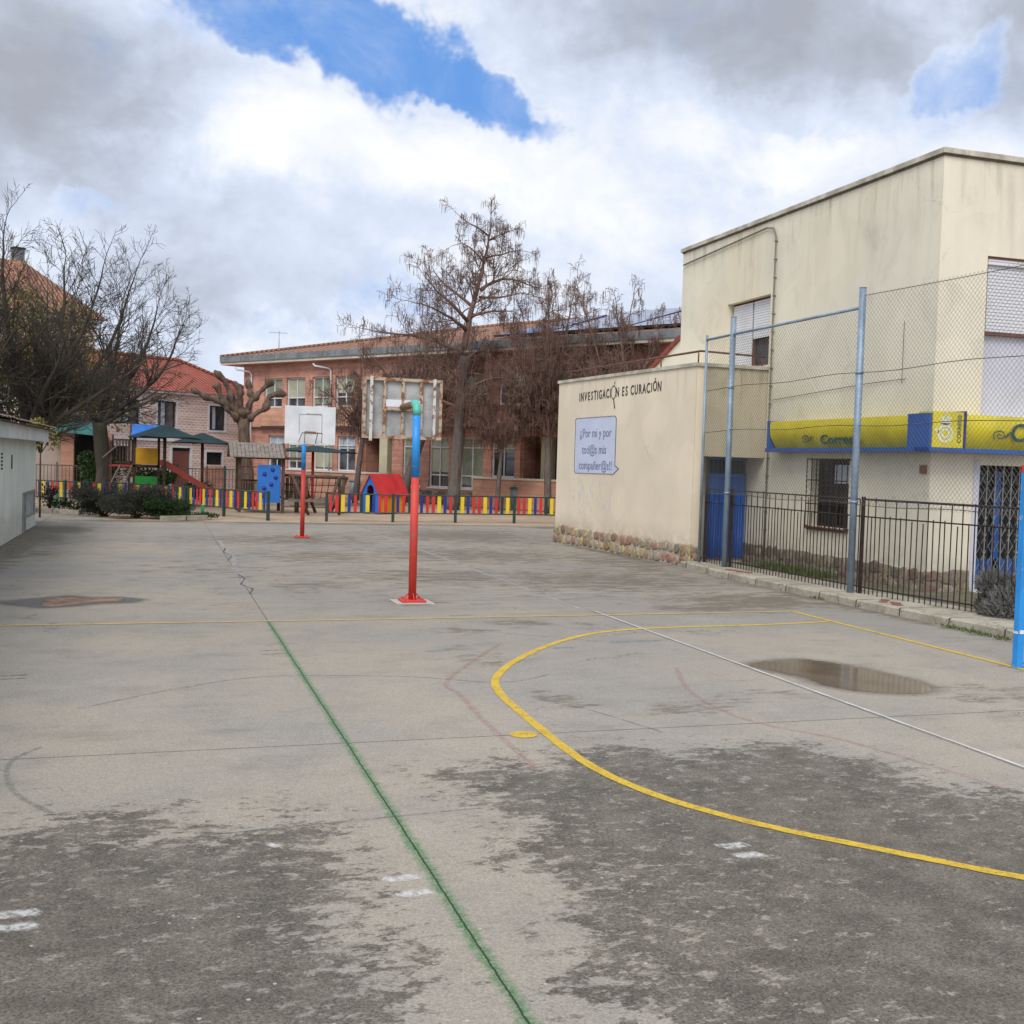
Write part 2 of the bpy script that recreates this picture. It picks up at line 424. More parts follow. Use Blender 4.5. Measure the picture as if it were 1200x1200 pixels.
def kerbmat():
    t = NT('old_kerb_concrete'); p = t.xyz()
    col = t.mix(t.step(t.noise(1.7, 7, .68), .32, .68), (.44,.40,.32), (.27,.24,.18))
    col = t.vm('SCALE', col, scale=t.step(t.noise(50, 3, .7), .2, .8, .8, 1.2))
    jt = t.math('ABSOLUTE', t.math('SUBTRACT', t.math('FRACT', t.math('DIVIDE', p[1], .98)), .5))
    col = t.mix(t.step(jt, .018, .006), col, (.05,.045,.035))
    cr = t.n('ShaderNodeTexVoronoi', 0, _feature='DISTANCE_TO_EDGE', Vector=t.vm('ADD', t.pos, t.noise(3, 3, .6, color=True)), Scale=1.3)
    col = t.mix(t.step(cr, .012, .004, 0, .8), col, (.06,.05,.04))
    t.bump(t.noise(18, 6, .7), .5, .02)
    return t.fin(col, .92, spec=.2)
M['kerb'] = kerbmat()

# ------------------------------------------------------------------ GROUND
def sand():
    t = NT('sandy_ground')
    col = t.mix(t.step(t.noise(.5, 7, .65), .35, .65), (.42,.32,.22), (.33,.25,.18))
    col = t.mix(t.step(t.noise(2.2, 7, .7), .5, .68, 0, .6), col, (.22,.17,.12))
    t.bump(t.noise(3, 8, .7), .6, .06)
    return t.fin(col, .95, spec=.1)
g = MB(); n = 40
g.add([(-400,-400,-.03),(400,-400,-.03),(400,400,-.03),(-400,400,-.03)], [(0,1,2,3)])
tag(g.build('ground', sand()), kind='structure')
pv = MB(); pv.add([(-14,52.5,-.022),(10,49,-.022),(12,80,-.022),(-30,80,-.022)], [(0,1,2,3)])
tag(pv.build('pavement', simple('far_pavement', (.24,.23,.21), (.18,.17,.16), 2, .9)), kind='structure')

edge = [(-14,42.5),(-3.7,38.4),(-2.3,37.0),(-1.2,34.6),(.1,34.2),(1.4,34.3),(6,34.1),(14.5,33.9)]
def yedge(x):
    for (a,b),(c,d) in zip(edge, edge[1:]):
        if x <= c: return b+(d-b)*(x-a)/(c-a)
    return edge[-1][1]
WL = [(-2.2,6.15),(-1.3,6.0),(-.74,6.09),(-.53,6.47),(-.22,6.4),(.09,6.41),(.15,6.03),(.48,5.95),(.71,6.43),(.9,5.72),(.98,5.15),(.89,4.67),(.95,4.23),(.91,3.77),(.8,2.5),(-2,2.2)]
WR = [(1.69,6.96),(1.99,6.8),(2.31,7.05),(2.53,7.01),(3.06,7.37),(3.57,7.03),(4.34,7.17),(4.63,6.94),(4.9,6.42),(4.85,5.91),(5.26,5.63),(6,5),(5,2),(1.8,2),(1.59,3.59),(1.64,4.06),(1.65,4.39),(1.94,4.82),(1.72,5.21),(1.88,5.86),(1.77,6.38)]
def sdist(p, poly):
    x, y = p; d = 1e9; ins = False; n = len(poly)
    for i in range(n):
        ax, ay = poly[i]; bx, by = poly[(i+1)%n]
        ex, ey = bx-ax, by-ay; wx, wy = x-ax, y-ay
        k = max(0, min(1, (wx*ex+wy*ey)/(ex*ex+ey*ey)))
        dd = (wx-ex*k)**2+(wy-ey*k)**2
        if dd < d: d = dd
        if (ay > y) != (by > y) and x < (bx-ax)*(y-ay)/(by-ay)+ax: ins = not ins
    d = math.sqrt(d)
    return d if ins else -d
PUD_R = [(5.84,10.05),(6.03,10.20),(6.3,10.22),(6.55,10.30),(6.80,10.02),(6.93,9.6),(7.04,9.15),(7.0,8.72),(6.74,8.50),(6.45,8.55),(6.2,8.68),(6.02,9.0),(6.05,9.35),(5.92,9.7)]
PUD_L = [(-1.95,15.72),(-1.72,15.40),(-1.35,15.12),(-.95,15.30),(-.7,15.5),(-.32,15.58),(-.18,15.85),(-.5,16.10),(-.85,16.08),(-1.15,16.32),(-1.5,16.05)]
# soft dirt patches, plus contact darkening painted at wall and post feet: x, y, rx, ry, strength
GR = [(3.3,8.75,.35,.5,.55),(4.3,8.35,.6,.4,.5),(5.2,8.8,.5,.5,.4),(7.6,8.2,.9,.9,.45),(8.2,7.4,.5,.9,.3),(4.4,13.2,.5,.35,.5),(5.2,12.9,.3,.3,.45),(3.4,12.6,.35,.4,.4),(3.2,11,.4,.8,.35),
      (7.5,18,2.6,2.2,.42),(4.6,18.8,2.6,1.6,.34),(6.5,23,3.,2.2,.40),(3.2,22.5,2.,2.,.35),(8.8,15,1.5,1,.55),(7.7,14.3,1.,.4,.6),(3,27,3,2,.4),(8,29,2.5,3,.5),(-2.6,27,.8,3,.5),(-2.3,23,.6,1,.4),(9.2,21,1.2,3,.4),(2.3,17.5,.9,.9,.35),(1,20,1.5,2,.25),(12.0,33,1.2,.5,.8),(10.0,24,.35,3.6,.7),(10.0,14.5,.22,6,.6),(-2.85,25,.45,7,1.),(-2.5,30,1.,1.6,.7),(3.45,15.32,.45,.45,.6),(3.42,27.75,.5,.5,.6),(8.7,9.48,.25,.25,.6),(-.5,34,2.5,.5,.7),(6,33.8,6,.5,.6)]
cm = MB()
NX, NY = 100, 250
xs = [-14 + 28.5*i/NX for i in range(NX+1)]
# finer where the wet patches are
xs = sorted(set([round(-14+.5*i, 3) for i in range(25)] + [round(-2.4+.11*i, 3) for i in range(76)] + [round(5.9+.25*i, 3) for i in range(1,35)]))
NX = len(xs)-1
verts = []; wet = []; grm_contact = []; dmp = []
for j in range(NY+1):
    tj = j/NY
    for x in xs:
        y = -4 + (yedge(x)+4)*tj**1.25
        dw = max(sdist((x,y), WL), sdist((x,y), WR)) if y < 9 else -3
        dp = max(sdist((x,y), PUD_R) if 6 < y < 13 else -3, sdist((x,y), PUD_L) if 13 < y < 19 else -3)
        gg = max(s*math.exp(-((x-a)/rx)**2-((y-b)/ry)**2) for a,b,rx,ry,s in GR)
        verts.append((x, y, -.004)); wet.append(max(-2, min(2, dw))); grm_contact.append(gg); dmp.append(max(-2, min(2, dp)))
w_ = NX+1
cm.add(verts, [(j*w_+i, j*w_+i+1, (j+1)*w_+i+1, (j+1)*w_+i) for j in range(NY) for i in range(NX)], smooth=True)

def court():
    t = NT('court_concrete')
    X, Y = t.xyz()[0], t.xyz()[1]
    def attr(n): return t.n('ShaderNodeAttribute', 2, _attribute_name=n)
    wv, gv, pv = attr('wet'), attr('grime_contact'), attr('damp')
    base = t.mix(t.step(t.noise(.35, 5, .6), .35, .65), (.350,.303,.240), (.290,.265,.230))
    base = t.mix(t.step(t.noise(1.6, 8, .72), .45, .75, 0, .55), base, (.215,.198,.172))
    pale = t.step(t.noise(.8, 7, .7, vec=t.vm('ADD', t.pos, (31,7,3))), .55, .72, 0, .5)
    base = t.mix(pale, base, (.375,.335,.275))
    fine = t.step(t.noise(80, 3, .9), .25, .75, .68, 1.3)
    base = t.vm('SCALE', base, scale=fine)
    # thin horizontal weather streaks
    stv = t.step(t.noise(1., 6, .7, vec=t.scalev(t.pos, (.8, 1.9, 1))), .52, .72, 0, .4)
    base = t.mix(stv, base, (.16,.145,.12))
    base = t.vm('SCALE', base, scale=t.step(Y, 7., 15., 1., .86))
    # warped signed distance -> ragged wet edge
    nA = t.math('SUBTRACT', t.noise(2.2, 7, .72, vec=t.scalev(t.pos, (1,1.5,1))), .5)
    nB = t.math('SUBTRACT', t.noise(9., 6, .78, vec=t.scalev(t.pos, (1,1.8,1))), .5)
    d = t.math('ADD', wv, t.math('ADD', t.math('MULTIPLY', nA, 2.1), t.math('MULTIPLY', nB, .9)))
    wm_ = t.step(d, .02, .12)
    crumbs = t.step(t.math('ADD', t.noise(6.5, 7, .8, vec=t.vm('ADD', t.scalev(t.pos, (1,1.7,1)), (9,2,4))), t.math('MULTIPLY', t.step(wv, -.9, .1), .14)), .66, .72)
    crumbs = t.math('MULTIPLY', crumbs, t.step(wv, -1.1, -.3))
    wm_ = t.math('MAXIMUM', wm_, t.math('MULTIPLY', crumbs, .85))
    # dry islands
    isl = t.step(t.math('ADD', t.noise(7.0, 7, .82, vec=t.vm('ADD', t.scalev(t.pos, (1,1.5,1)), (5,17,2))), t.math('MULTIPLY', wv, -.035)), .515, .575)
    wm_ = t.math('MULTIPLY', wm_, t.math('SUBTRACT', 1., t.math('MULTIPLY', isl, .8)))
    wcol = t.mix(t.step(t.noise(3, 8, .7), .35, .65), (.092,.079,.060), (.150,.130,.100))
    wcol = t.vm('SCALE', wcol, scale=t.step(t.noise(75, 3, .9), .25, .75, .35, 1.7))
    # dirt patches and painted contact darkening
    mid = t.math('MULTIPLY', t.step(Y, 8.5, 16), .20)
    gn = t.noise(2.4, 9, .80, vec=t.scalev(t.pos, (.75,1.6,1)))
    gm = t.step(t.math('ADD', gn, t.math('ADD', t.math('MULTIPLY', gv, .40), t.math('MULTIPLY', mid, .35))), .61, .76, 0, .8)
    col = t.mix(gm, base, (.125,.102,.072))
    # kept damp around puddles
    pn = t.math('ADD', pv, t.math('MULTIPLY', nB, .3))
    rim = t.step(pn, -.22, .02)
    col = t.mix(t.math('MULTIPLY', rim, .8), col, (.10,.08,.06))
    col = t.mix(wm_, col, wcol)
    # pale pebbles and specks
    vo = t.t.nodes.new('ShaderNodeTexVoronoi'); t.set(vo.inputs['Vector'], t.pos); t.set(vo.inputs['Scale'], 11.)
    speck = t.math('MULTIPLY', t.step(vo.outputs['Distance'], .11, .07), t.math('GREATER_THAN', t.xyz(vo.outputs['Color'])[0], .80))
    col = t.mix(t.math('MULTIPLY', speck, .8), col, (.50,.46,.38))
    vo2 = t.t.nodes.new('ShaderNodeTexVoronoi'); t.set(vo2.inputs['Vector'], t.vm('ADD', t.pos, (3,3,3))); t.set(vo2.inputs['Scale'], 30.)
    sp2 = t.math('MULTIPLY', t.step(vo2.outputs['Distance'], .16, .1), t.math('GREATER_THAN', t.xyz(vo2.outputs['Color'])[1], .82))
    col = t.mix(t.math('MULTIPLY', sp2, .45), col, (.40,.36,.30))
    # paint: blurry marks given as line segments
    def seg(x0, y0, x1, y1, w, soft, wob=.02):
        L = math.hypot(x1-x0, y1-y0); ux, uy = (x1-x0)/L, (y1-y0)/L
        ax = t.math('SUBTRACT', X, x0); ay = t.math('SUBTRACT', Y, y0)
        al = t.math('ADD', t.math('MULTIPLY', ax, ux), t.math('MULTIPLY', ay, uy))
        pe = t.math('ABSOLUTE', t.math('ADD', t.math('SUBTRACT', t.math('MULTIPLY', ax, uy), t.math('MULTIPLY', ay, ux)), t.math('MULTIPLY', nB, wob)))
        en = t.math('MAXIMUM', t.math('SUBTRACT', t.math('MULTIPLY', al, -1), 0.), t.math('SUBTRACT', al, L))
        return t.step(t.math('MAXIMUM', pe, t.math('ADD', en, w-soft*.5)), w+soft, w)
    GREEN = (.03,.17,.045)
    gs = seg(1.295, 2., 1.295, 13.55, .0, .058, .14)
    gd = t.math('MULTIPLY', gs, t.step(t.noise(60, 5, .8), .30, .62, .25, .95))
    col = t.mix(gd, col, GREEN)
    # expansion joints
    jn = t.math('MULTIPLY', nB, .02)
    def joint(ax, v, w, op=1.):
        return t.math('MULTIPLY', t.step(t.math('ABSOLUTE', t.math('ADD', t.math('SUBTRACT', ax, v), jn)), w, w*.45), op)
    for ax, v, w, op in ((Y,7.71,.009,.85),(Y,15.42,.012,.7),(Y,23.1,.015,.6),(Y,30.8,.02,.6),(X,1.295,.0065,.95),(X,5.72,.008,.7),(X,9.95,.012,.7),(X,-3.05,.01,.7),(Y,0.,.008,.8)):
        col = t.mix(joint(ax, v, w, op), col, (.035,.032,.026))
    # hairline cracks
    cv = t.n('ShaderNodeTexVoronoi', 0, _feature='DISTANCE_TO_EDGE', Vector=t.vm('ADD', t.scalev(t.pos, (1,1,0)), t.scalev(t.noise(1.5, 5, .65, color=True), (1.4,1.4,0))), Scale=.22)
    crk = t.math('MULTIPLY', t.step(cv, .0022, .0008), t.step(t.noise(.5, 2, .5), .5, .6, 0, .6))
    col = t.mix(crk, col, (.06,.055,.045))
    rough = t.math('SUBTRACT', .92, t.math('ADD', t.math('MULTIPLY', wm_, .20), t.math('MULTIPLY', rim, .2)))
    t.bump(t.math('ADD', t.noise(120, 4, .75), t.math('MULTIPLY', t.noise(14, 5, .6), .5)), .35, .006)
    return t.fin(col, rough, spec=.35)
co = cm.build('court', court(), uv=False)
for nm, arr in (('wet', wet), ('grime_contact', grm_contact), ('damp', dmp)):
    at = co.data.attributes.new(nm, 'FLOAT', 'POINT'); at.data.foreach_set('value', arr)
tag(co, kind='structure')

# puddles
def water(name, c, rough=.03):
    t = NT(name)
    col = t.mix(t.step(t.noise(2, 5, .6), .35, .65), c, tuple(v*.75 for v in c))
    t.bump(t.noise(9, 2, .5), .02, .01)
    return t.fin(col, rough, spec=.38)
def smooth_poly(poly, n=5, jit=.03, seed=1):
    r = random.Random(seed); out = []
    m = len(poly)
    for i in range(m):
        p0, p1, p2, p3 = [Vector(poly[(i+k-1)%m]) for k in range(4)]
        for k in range(n):
            u = k/n
            q = .5*((2*p1)+(-p0+p2)*u+(2*p0-5*p1+4*p2-p3)*u*u+(-p0+3*p1-3*p2+p3)*u**3)
            out.append((q.x+r.uniform(-jit,jit), q.y+r.uniform(-jit,jit)))
    return out
def sheet(name, poly, z, mat):
    cx = sum(p[0] for p in poly)/len(poly); cy = sum(p[1] for p in poly)/len(poly)
    mb = MB(); vs = [(cx,cy,z)]+[(x,y,z) for x,y in poly]; n = len(poly)
    mb.add(vs, [(0,1+i,1+(i+1)%n) for i in range(n)])
    return mb.build(name, mat)
tag(sheet('puddle', smooth_poly(PUD_R, 6, .022), -.0022, water('muddy_water', (.19,.145,.10), .10)), kind='structure')
tag(sheet('puddle', smooth_poly(PUD_L, 6, .022, 3), -.0022, simple('damp_slurry', (.085,.075,.062), (.06,.053,.044), 3, .4, bump=.2)), kind='structure')
tag(sheet('mud', smooth_poly([(-1.42,15.5),(-1.3,15.2),(-1.05,15.35),(-.85,15.6),(-.45,15.7),(-.40,15.95),(-.75,15.98),(-.95,16.05),(-1.15,16.2),(-1.38,15.95)], 5, .025, 5), -.0008, simple('drying_mud', (.30,.17,.095), (.07,.048,.035), 2.2, .8, bump=.6, bs=12)), kind='structure')

# painted lines
def linepaint(name, c, op=.9):
    t = NT(name)
    col = t.mix(t.step(t.noise(6, 6, .7), .35, .7), c, tuple(v*.82 for v in c))
    k = t.math('MULTIPLY', t.step(t.noise(38, 6, .8), .34, .48, .2, 1.), t.step(t.noise(5, 6, .75), .30, .5, .55, 1.))
    bs = t.t.nodes.new('ShaderNodeBsdfTransparent'); mx = t.t.nodes.new('ShaderNodeMixShader')
    t.t.links.new(bs.outputs[0], mx.inputs[1]); t.t.links.new(t.b.outputs[0], mx.inputs[2]); t.set(mx.inputs[0], t.math('MULTIPLY', k, op))
    t.t.links.new(mx.outputs[0], t.out.inputs[0])
    return t.fin(col, .7)
def softpaint(name, c, op=.7, ns=14., lo=.36, hi=.62):
    t = NT(name)
    e = t.n('ShaderNodeAttribute', 2, _attribute_name='soft')
    k = t.step(t.math('ADD', t.math('MULTIPLY', t.math('SUBTRACT', t.noise(26, 6, .78), .5), .9), e), .25, .75)
    k = t.math('MULTIPLY', k, t.step(t.noise(ns, 7, .75), lo, hi, .12, 1.))
    bs = t.t.nodes.new('ShaderNodeBsdfTransparent'); mx = t.t.nodes.new('ShaderNodeMixShader')
    t.t.links.new(bs.outputs[0], mx.inputs[1]); t.t.links.new(t.b.outputs[0], mx.inputs[2]); t.set(mx.inputs[0], t.math('MULTIPLY', k, op))
    t.t.links.new(mx.outputs[0], t.out.inputs[0])
    return t.fin(c, .85)
def softribbon(name, lines, w, z, mat):
    mb = MB(); soft = []
    for pts in lines:
        L_ = math.hypot(pts[-1][0]-pts[0][0], pts[-1][1]-pts[0][1])
        pts = [Vector(p) for p in densify(pts, .05 if L_ < 1 else .15)]; n = len(pts); vs = []
        for i in range(n):
            d = (pts[min(i+1,n-1)]-pts[max(i-1,0)]).normalized(); pn = Vector((-d.y,d.x))
            ed = 0. if i in (0,n-1) else 1.
            for q, e in ((1,0.),(0,ed),(-1,0.)):
                v = pts[i]+pn*q*w; vs.append((v.x,v.y,z)); soft.append(e)
        mb.add(vs, [(3*i+k,3*i+3+k,3*i+4+k,3*i+1+k) for i in range(n-1) for k in (0,1)])
    o = mb.build(name, mat, uv=False)
    o.data.attributes.new('soft','FLOAT','POINT').data.foreach_set('value', soft)
    return tag(o, kind='structure')
def ribbon(name, pts, w, z, mat, closed=False, jit=.003):
    pts = [Vector((x,y)) for x,y in pts]; vs = []; n = len(pts)
    for i in range(n):
        d = (pts[min(i+1,n-1)]-pts[max(i-1,0)]).normalized(); pn = Vector((-d.y,d.x))
        for s in (1,-1):
            q = pts[i]+pn*s*(w/2+rnd.uniform(-jit,jit)); vs.append((q.x,q.y,z))
    mb = MB(); mb.add(vs, [(2*i+1,2*i+3,2*i+2,2*i) for i in range(n-1)])
    return mb.build(name, mat)
def densify(pts, step=.12):
    out = []
    for (a,b),(c,d) in zip(pts, pts[1:]):
        k = max(1, int(math.hypot(c-a,d-b)/step))
        out += [(a+(c-a)*i/k, b+(d-b)*i/k) for i in range(k)]
    return out+[pts[-1]]
ARC = [(8.60,12.83),(7.59,12.68),(6.32,12.60),(5.6,12.50),(4.92,12.20),(4.27,11.63),(3.62,10.83),(3.22,10.20),(2.96,9.62),(2.85,9.04),(2.81,8.40),(2.78,7.68),(2.77,7.0),(2.82,6.51),(2.95,6.05),(3.15,5.66),(3.37,5.34),(3.61,5.06),(3.88,4.75),(4.18,4.42),(4.8,3.85),(5.6,3.35),(6.6,3.1),(8.6,3.0)]
def catmull(pts, n=8):
    out = []
    for i in range(len(pts)-1):
        p0, p1, p2, p3 = [Vector(pts[max(0,min(len(pts)-1,i+k-1))]) for k in range(4)]
        for k in range(n):
            u = k/n; q = .5*((2*p1)+(-p0+p2)*u+(2*p0-5*p1+4*p2-p3)*u*u+(-p0+3*p1-3*p2+p3)*u**3); out.append((q.x,q.y))
    return out+[pts[-1]]
YEL = linepaint('yellow_line_paint', (.66,.43,.03), .95)
tag(ribbon('painted_line', catmull(ARC), .078, .0002, YEL), kind='structure')
tag(ribbon('painted_line', densify([(8.67,-3),(8.68,13.82)]), .07, .0010, YEL), kind='structure')
tag(ribbon('painted_line', densify([(-13,12.3),(-1.68,13.59),(3,13.66),(8.66,13.83)]), .065, .0018, linepaint('faded_yellow_paint', (.62,.42,.08), .8)), kind='structure')
tag(ribbon('painted_line', densify([(5.745,-3),(5.75,14.1)]), .028, .0026, linepaint('white_line_paint', (.66,.65,.62), .85), jit=.006), kind='structure')
PKM = softpaint('faded_pink_paint', (.40,.16,.14), .30)
softribbon('faded_marking', [catmull([(5.01,10.1),(4.59,8.95),(4.50,8.1),(4.62,7.6),(4.96,7.0),(5.25,5.7)]), catmull([(3.71,11.8),(2.57,9.8),(2.50,9.1),(2.43,8.0),(2.40,6.7)]), [(3.1,16.6),(3.32,15.5)]], .05, -0.0016, PKM)
softribbon('faded_marking', [catmull([(-.72,8.0),(-.86,7.7),(-.86,7.35),(-.75,6.9),(-.5,6.45)])], .035, -0.0015, softpaint('faded_green_grey_paint', (.10,.13,.11), .35))
softribbon('faded_marking', [catmull([(-.6,9.1),(.2,9.8),(1.0,10.2),(2.2,10.0),(3.0,9.6),(3.6,9.9)]), [(.2,5.95),(1.0,6.02),(1.9,6.1)], [(3.0,9.0),(3.4,8.4),(3.7,7.5)], [(3.7,12.6),(4.9,11.6)]], .022, -0.0014, softpaint('thin_dark_scratch', (.11,.14,.13), .5, 7.))
softribbon('faded_marking', [[(-1.45,10.55),(-1.05,10.6)],[(-1.45,10.4),(-1.05,10.45)],[(1.0,11.55),(1.3,11.6)],[(1.0,11.35),(1.3,11.4)]], .045, -0.0013, softpaint('dark_green_dash', (.07,.12,.10), .6))
softribbon('faded_marking', [[(4.2,15.0),(4.7,15.05)],[(4.1,11.3),(4.4,11.35)],[(2.7,11.3),(3.0,11.35)],[(4.9,11.6),(5.6,11.65)],[(3.75,12.6),(3.95,12.65)],[(3.6,13.9),(4.0,13.95)]], .09, -0.0013, softpaint('teal_smear', (.06,.26,.26), .45))
softribbon('faded_marking', [[(1.02,5.12),(1.26,5.14)],[(1.04,4.93),(1.28,4.94)],[(-.9,5.09),(-.43,5.11)],[(-.9,4.94),(-.43,4.97)],[(2.83,5.18),(3.07,5.19)],[(2.85,5.03),(3.07,5.04)],[(.53,5.72),(.65,5.73)],[(-1.45,9.95),(-1.36,9.95)],[(.43,10.35),(.52,10.35)]], .075, -0.0012, softpaint('worn_white_paint', (.68,.66,.62), .72, 20., .36, .58))
softribbon('faded_marking', [[(5.66,14.2),(5.62,33.5)],[(-3.,20.85),(10.2,20.95)],[(3.4,16.2),(10.,16.2)],[(-2.,25.2),(10,25.3)]], .10, -0.0014, softpaint('old_white_line', (.46,.43,.39), .6, 3.))
softribbon('faded_marking', [[(1.33,17.0),(1.30,20),(1.42,22),(1.36,27)]], .10, -0.0010, softpaint('crack_filler', (.42,.40,.38), .6, 2.5, .45, .55))
softribbon('faded_marking', [[(1.28,16.3),(1.38,17.),(1.24,17.6),(1.36,18.4),(1.3,19.2)],[(1.26,21.5),(1.42,22.6),(1.3,23.5),(1.40,24.6)]], .028, -0.0007, softpaint('open_crack', (.04,.035,.03), .85, 4.))
sp = [(2.60+.105*math.cos(a*PI/12), 7.70+.10*math.sin(a*PI/12)) for a in range(24)]
tag(sheet('painted_spot', sp, .0002, YEL), kind='structure')

# kerb strip along the right side
kb = MB(); N_ = 60; vs = []
for i in range(N_+1):
    y = 20.35 - 22*i/N_
    xf = (10.12 if y > 19 else 10.0) + .012*mnoise.noise(Vector((0,y*1.3,0)))
    if y < 14: xf = 10.0+(14-y)*.045
    zt = .115+.008*mnoise.noise(Vector((3,y*2,0)))
    vs += [(xf,y,-.03),(xf+.005,y,zt-.02),(xf+.03,y,zt),(xf+.42,y,zt),(10.78,y,zt+.004),(12.02,y,.05)]
fs = []
for i in range(N_):
    for k in range(5): fs.append((i*6+k, i*6+k+1, (i+1)*6+k+1, (i+1)*6+k))
kb.add(vs, fs)
tag(kb.build('kerb', M['kerb']), kind='structure')
soil = MB(); soil.box(10.80, 12.9, 8, 20.4, .02, .095)
tag(soil.build('soil_strip', simple('weedy_soil', (.16,.12,.085), (.09,.10,.045), 4, .95, bump=.5)), kind='structure')
for k, (x, y, lb) in enumerate(((10.28,18.3,'broken red bricks set in the kerb between the two grey fence posts'),(10.28,13.75,'broken red bricks set in the kerb in front of the nearer iron fence'))):
    b = MB(); r = random.Random(k)
    for i in range(4):
        Mx = Matrix.Translation((x+r.uniform(-.1,.12), y+(i-1.5)*.16, .118)) @ Matrix.Rotation(r.uniform(-.5,.5),4,'Z') @ Matrix.Rotation(r.uniform(-.1,.1),4,'X')
        b.M = Mx; b.prism([(-.06,-.05),(-.01,-.075),(.055,-.06),(.05,.03),(.02,.07),(-.05,.06)], -.01, .010+r.uniform(0,.008))
    tag(b.build('broken_bricks', simple('broken_brick_red', (.26,.085,.055), (.17,.08,.06), 9, .9, bump=.5)), lb, 'bricks')

# ------------------------------------------------------------------ walls with openings
def facade(mb, x0, x1, z0, z1, ops, y=0., dep=.2):
    """front wall in mb's frame at y, x0..x1, holes ops=(xa,xb,za,zb); reveals go to y+dep"""
    X = sorted(set([x0,x1]+[v for o in ops for v in o[:2]])); Z = sorted(set([z0,z1]+[v for o in ops for v in o[2:]]))
    for i in range(len(X)-1):
        for j in range(len(Z)-1):
            cx, cz = (X[i]+X[i+1])/2, (Z[j]+Z[j+1])/2
            if any(o[0]<cx<o[1] and o[2]<cz<o[3] for o in ops): continue
            if not (x0<=cx<=x1 and z0<=cz<=z1): continue
            mb.quad((X[i],y,Z[j]),(X[i+1],y,Z[j]),(X[i+1],y,Z[j+1]),(X[i],y,Z[j+1]))
    for a,b,c,d in ops:
        mb.quad((a,y,c),(a,y,d),(a,y+dep,d),(a,y+dep,c)); mb.quad((b,y,d),(b,y,c),(b,y+dep,c),(b,y+dep,d))
        mb.quad((a,y,d),(b,y,d),(b,y+dep,d),(a,y+dep,d)); mb.quad((a,y,c),(a,y+dep,c),(b,y+dep,c),(b,y,c))
def window(parent, F, a, b, c, d, y, frame, mull=1, trans=None, fw=.06, blind=None, bmat=None, pane=None, sill=True, sillmat=None, trim=None, name='window'):
    """frame with mullions at depth y..; pane is a child of the frame"""
    m = MB(F)
    for q in ((a,a+fw,c,d),(b-fw,b,c,d),(a+fw,b-fw,c,c+fw),(a+fw,b-fw,d-fw,d)): m.box(q[0],q[1],y,y+.06,q[2],q[3])
    for k in range(mull):
        xm = a+(b-a)*(k+1)/(mull+1); m.box(xm-fw*.4,xm+fw*.4,y+.002,y+.055,c+fw,d-fw)
    for tz in (trans or []): m.box(a+fw,b-fw,y+.004,y+.05,tz-fw*.4,tz+fw*.4)
    if trim:
        tw = trim
        m.box(a-tw,a,-.02,.03,c-tw,d+tw); m.box(b,b+tw,-.02,.03,c-tw,d+tw); m.box(a,b,-.02,.03,d,d+tw)
    w = m.build(name, frame, parent)
    MB(F).box(a+fw*.5,b-fw*.5,y+.065,y+.07,c+fw*.5,d-fw*.5).build('pane', pane or M['glass'], w)
    if blind:
        MB(F).box(a+fw,b-fw,y+.058,y+.062,c+fw+(d-c-2*fw)*(1-blind),d-fw).build('blind', bmat or M['blind'], w)
    if sill:
        MB(F).box(a-.06,b+.06,-.06,y,c-.06,c-.002).build('sill', sillmat or M['winframe'], w)
    return w

# ------------------------------------------------------------------ POST OFFICE BUILDING (right)
po = thing('post_office_building', (16,19.5,0), 'two storey cream rendered building with flat roof and rubble stone base behind the mesh fence', 'building')
FX = Matrix.Translation((12,24.55,0)) @ Matrix.Rotation(-PI/2,4,'Z')    # long side: local x = 24.55-Y, faces the court
FY = Matrix.Translation((12,15.2,0))                                     # end facing the camera
wl = MB(FX)
W1 = (24.55-22.25, 24.55-20.42, 4.2, 5.66); W2 = (24.55-18.66, 24.55-17.42, .97, 2.25)
facade(wl, 0, 9.35, 0, 7.2, [W1, W2], 0, .22)
wl.M = None
wl.quad((12,24.55,0),(12,24.55,7.2),(24,24.55,7.2),(24,24.55,0)); wl.quad((24,15.2,0),(24,24.55,0),(24,24.55,7.2),(24,15.2,7.2))
wl.quad((12,15.2,7.19),(24,15.2,7.19),(24,24.55,7.19),(12,24.55,7.19))
wl.build('wall', M['cream'], po)
wf = MB(FY)
D1 = (.98, 2.35, .12, 2.20); U1 = (.94, 4.6, 3.0, 5.64)
facade(wf, 0, 12, 0, 7.2, [D1, U1], 0, .14)
wf.build('wall', M['cream_front'], po)
MB(FY).box(.9,4.65,.14,.16,2.95,5.7).build('painted_recess', M['lilac'], po)
MB(FY).box(.86,.975,-.012,.14,.0,2.28).build('door_surround', M['lilac'], po)
# roof cap
cp = MB(); cp.bevbox(11.94,24.06,15.14,24.61,7.2,7.29,.012)
cp.build('roof_cap', M['cap'], po)
MB().box(11.98,24.02,15.18,24.57,7.165,7.199).build('cap_shadow_band', simple('cap_shadow_dark', (.16,.14,.11), (.10,.09,.07), 5, .9), po)  # dark strip painting in the shade under the cap's overhang
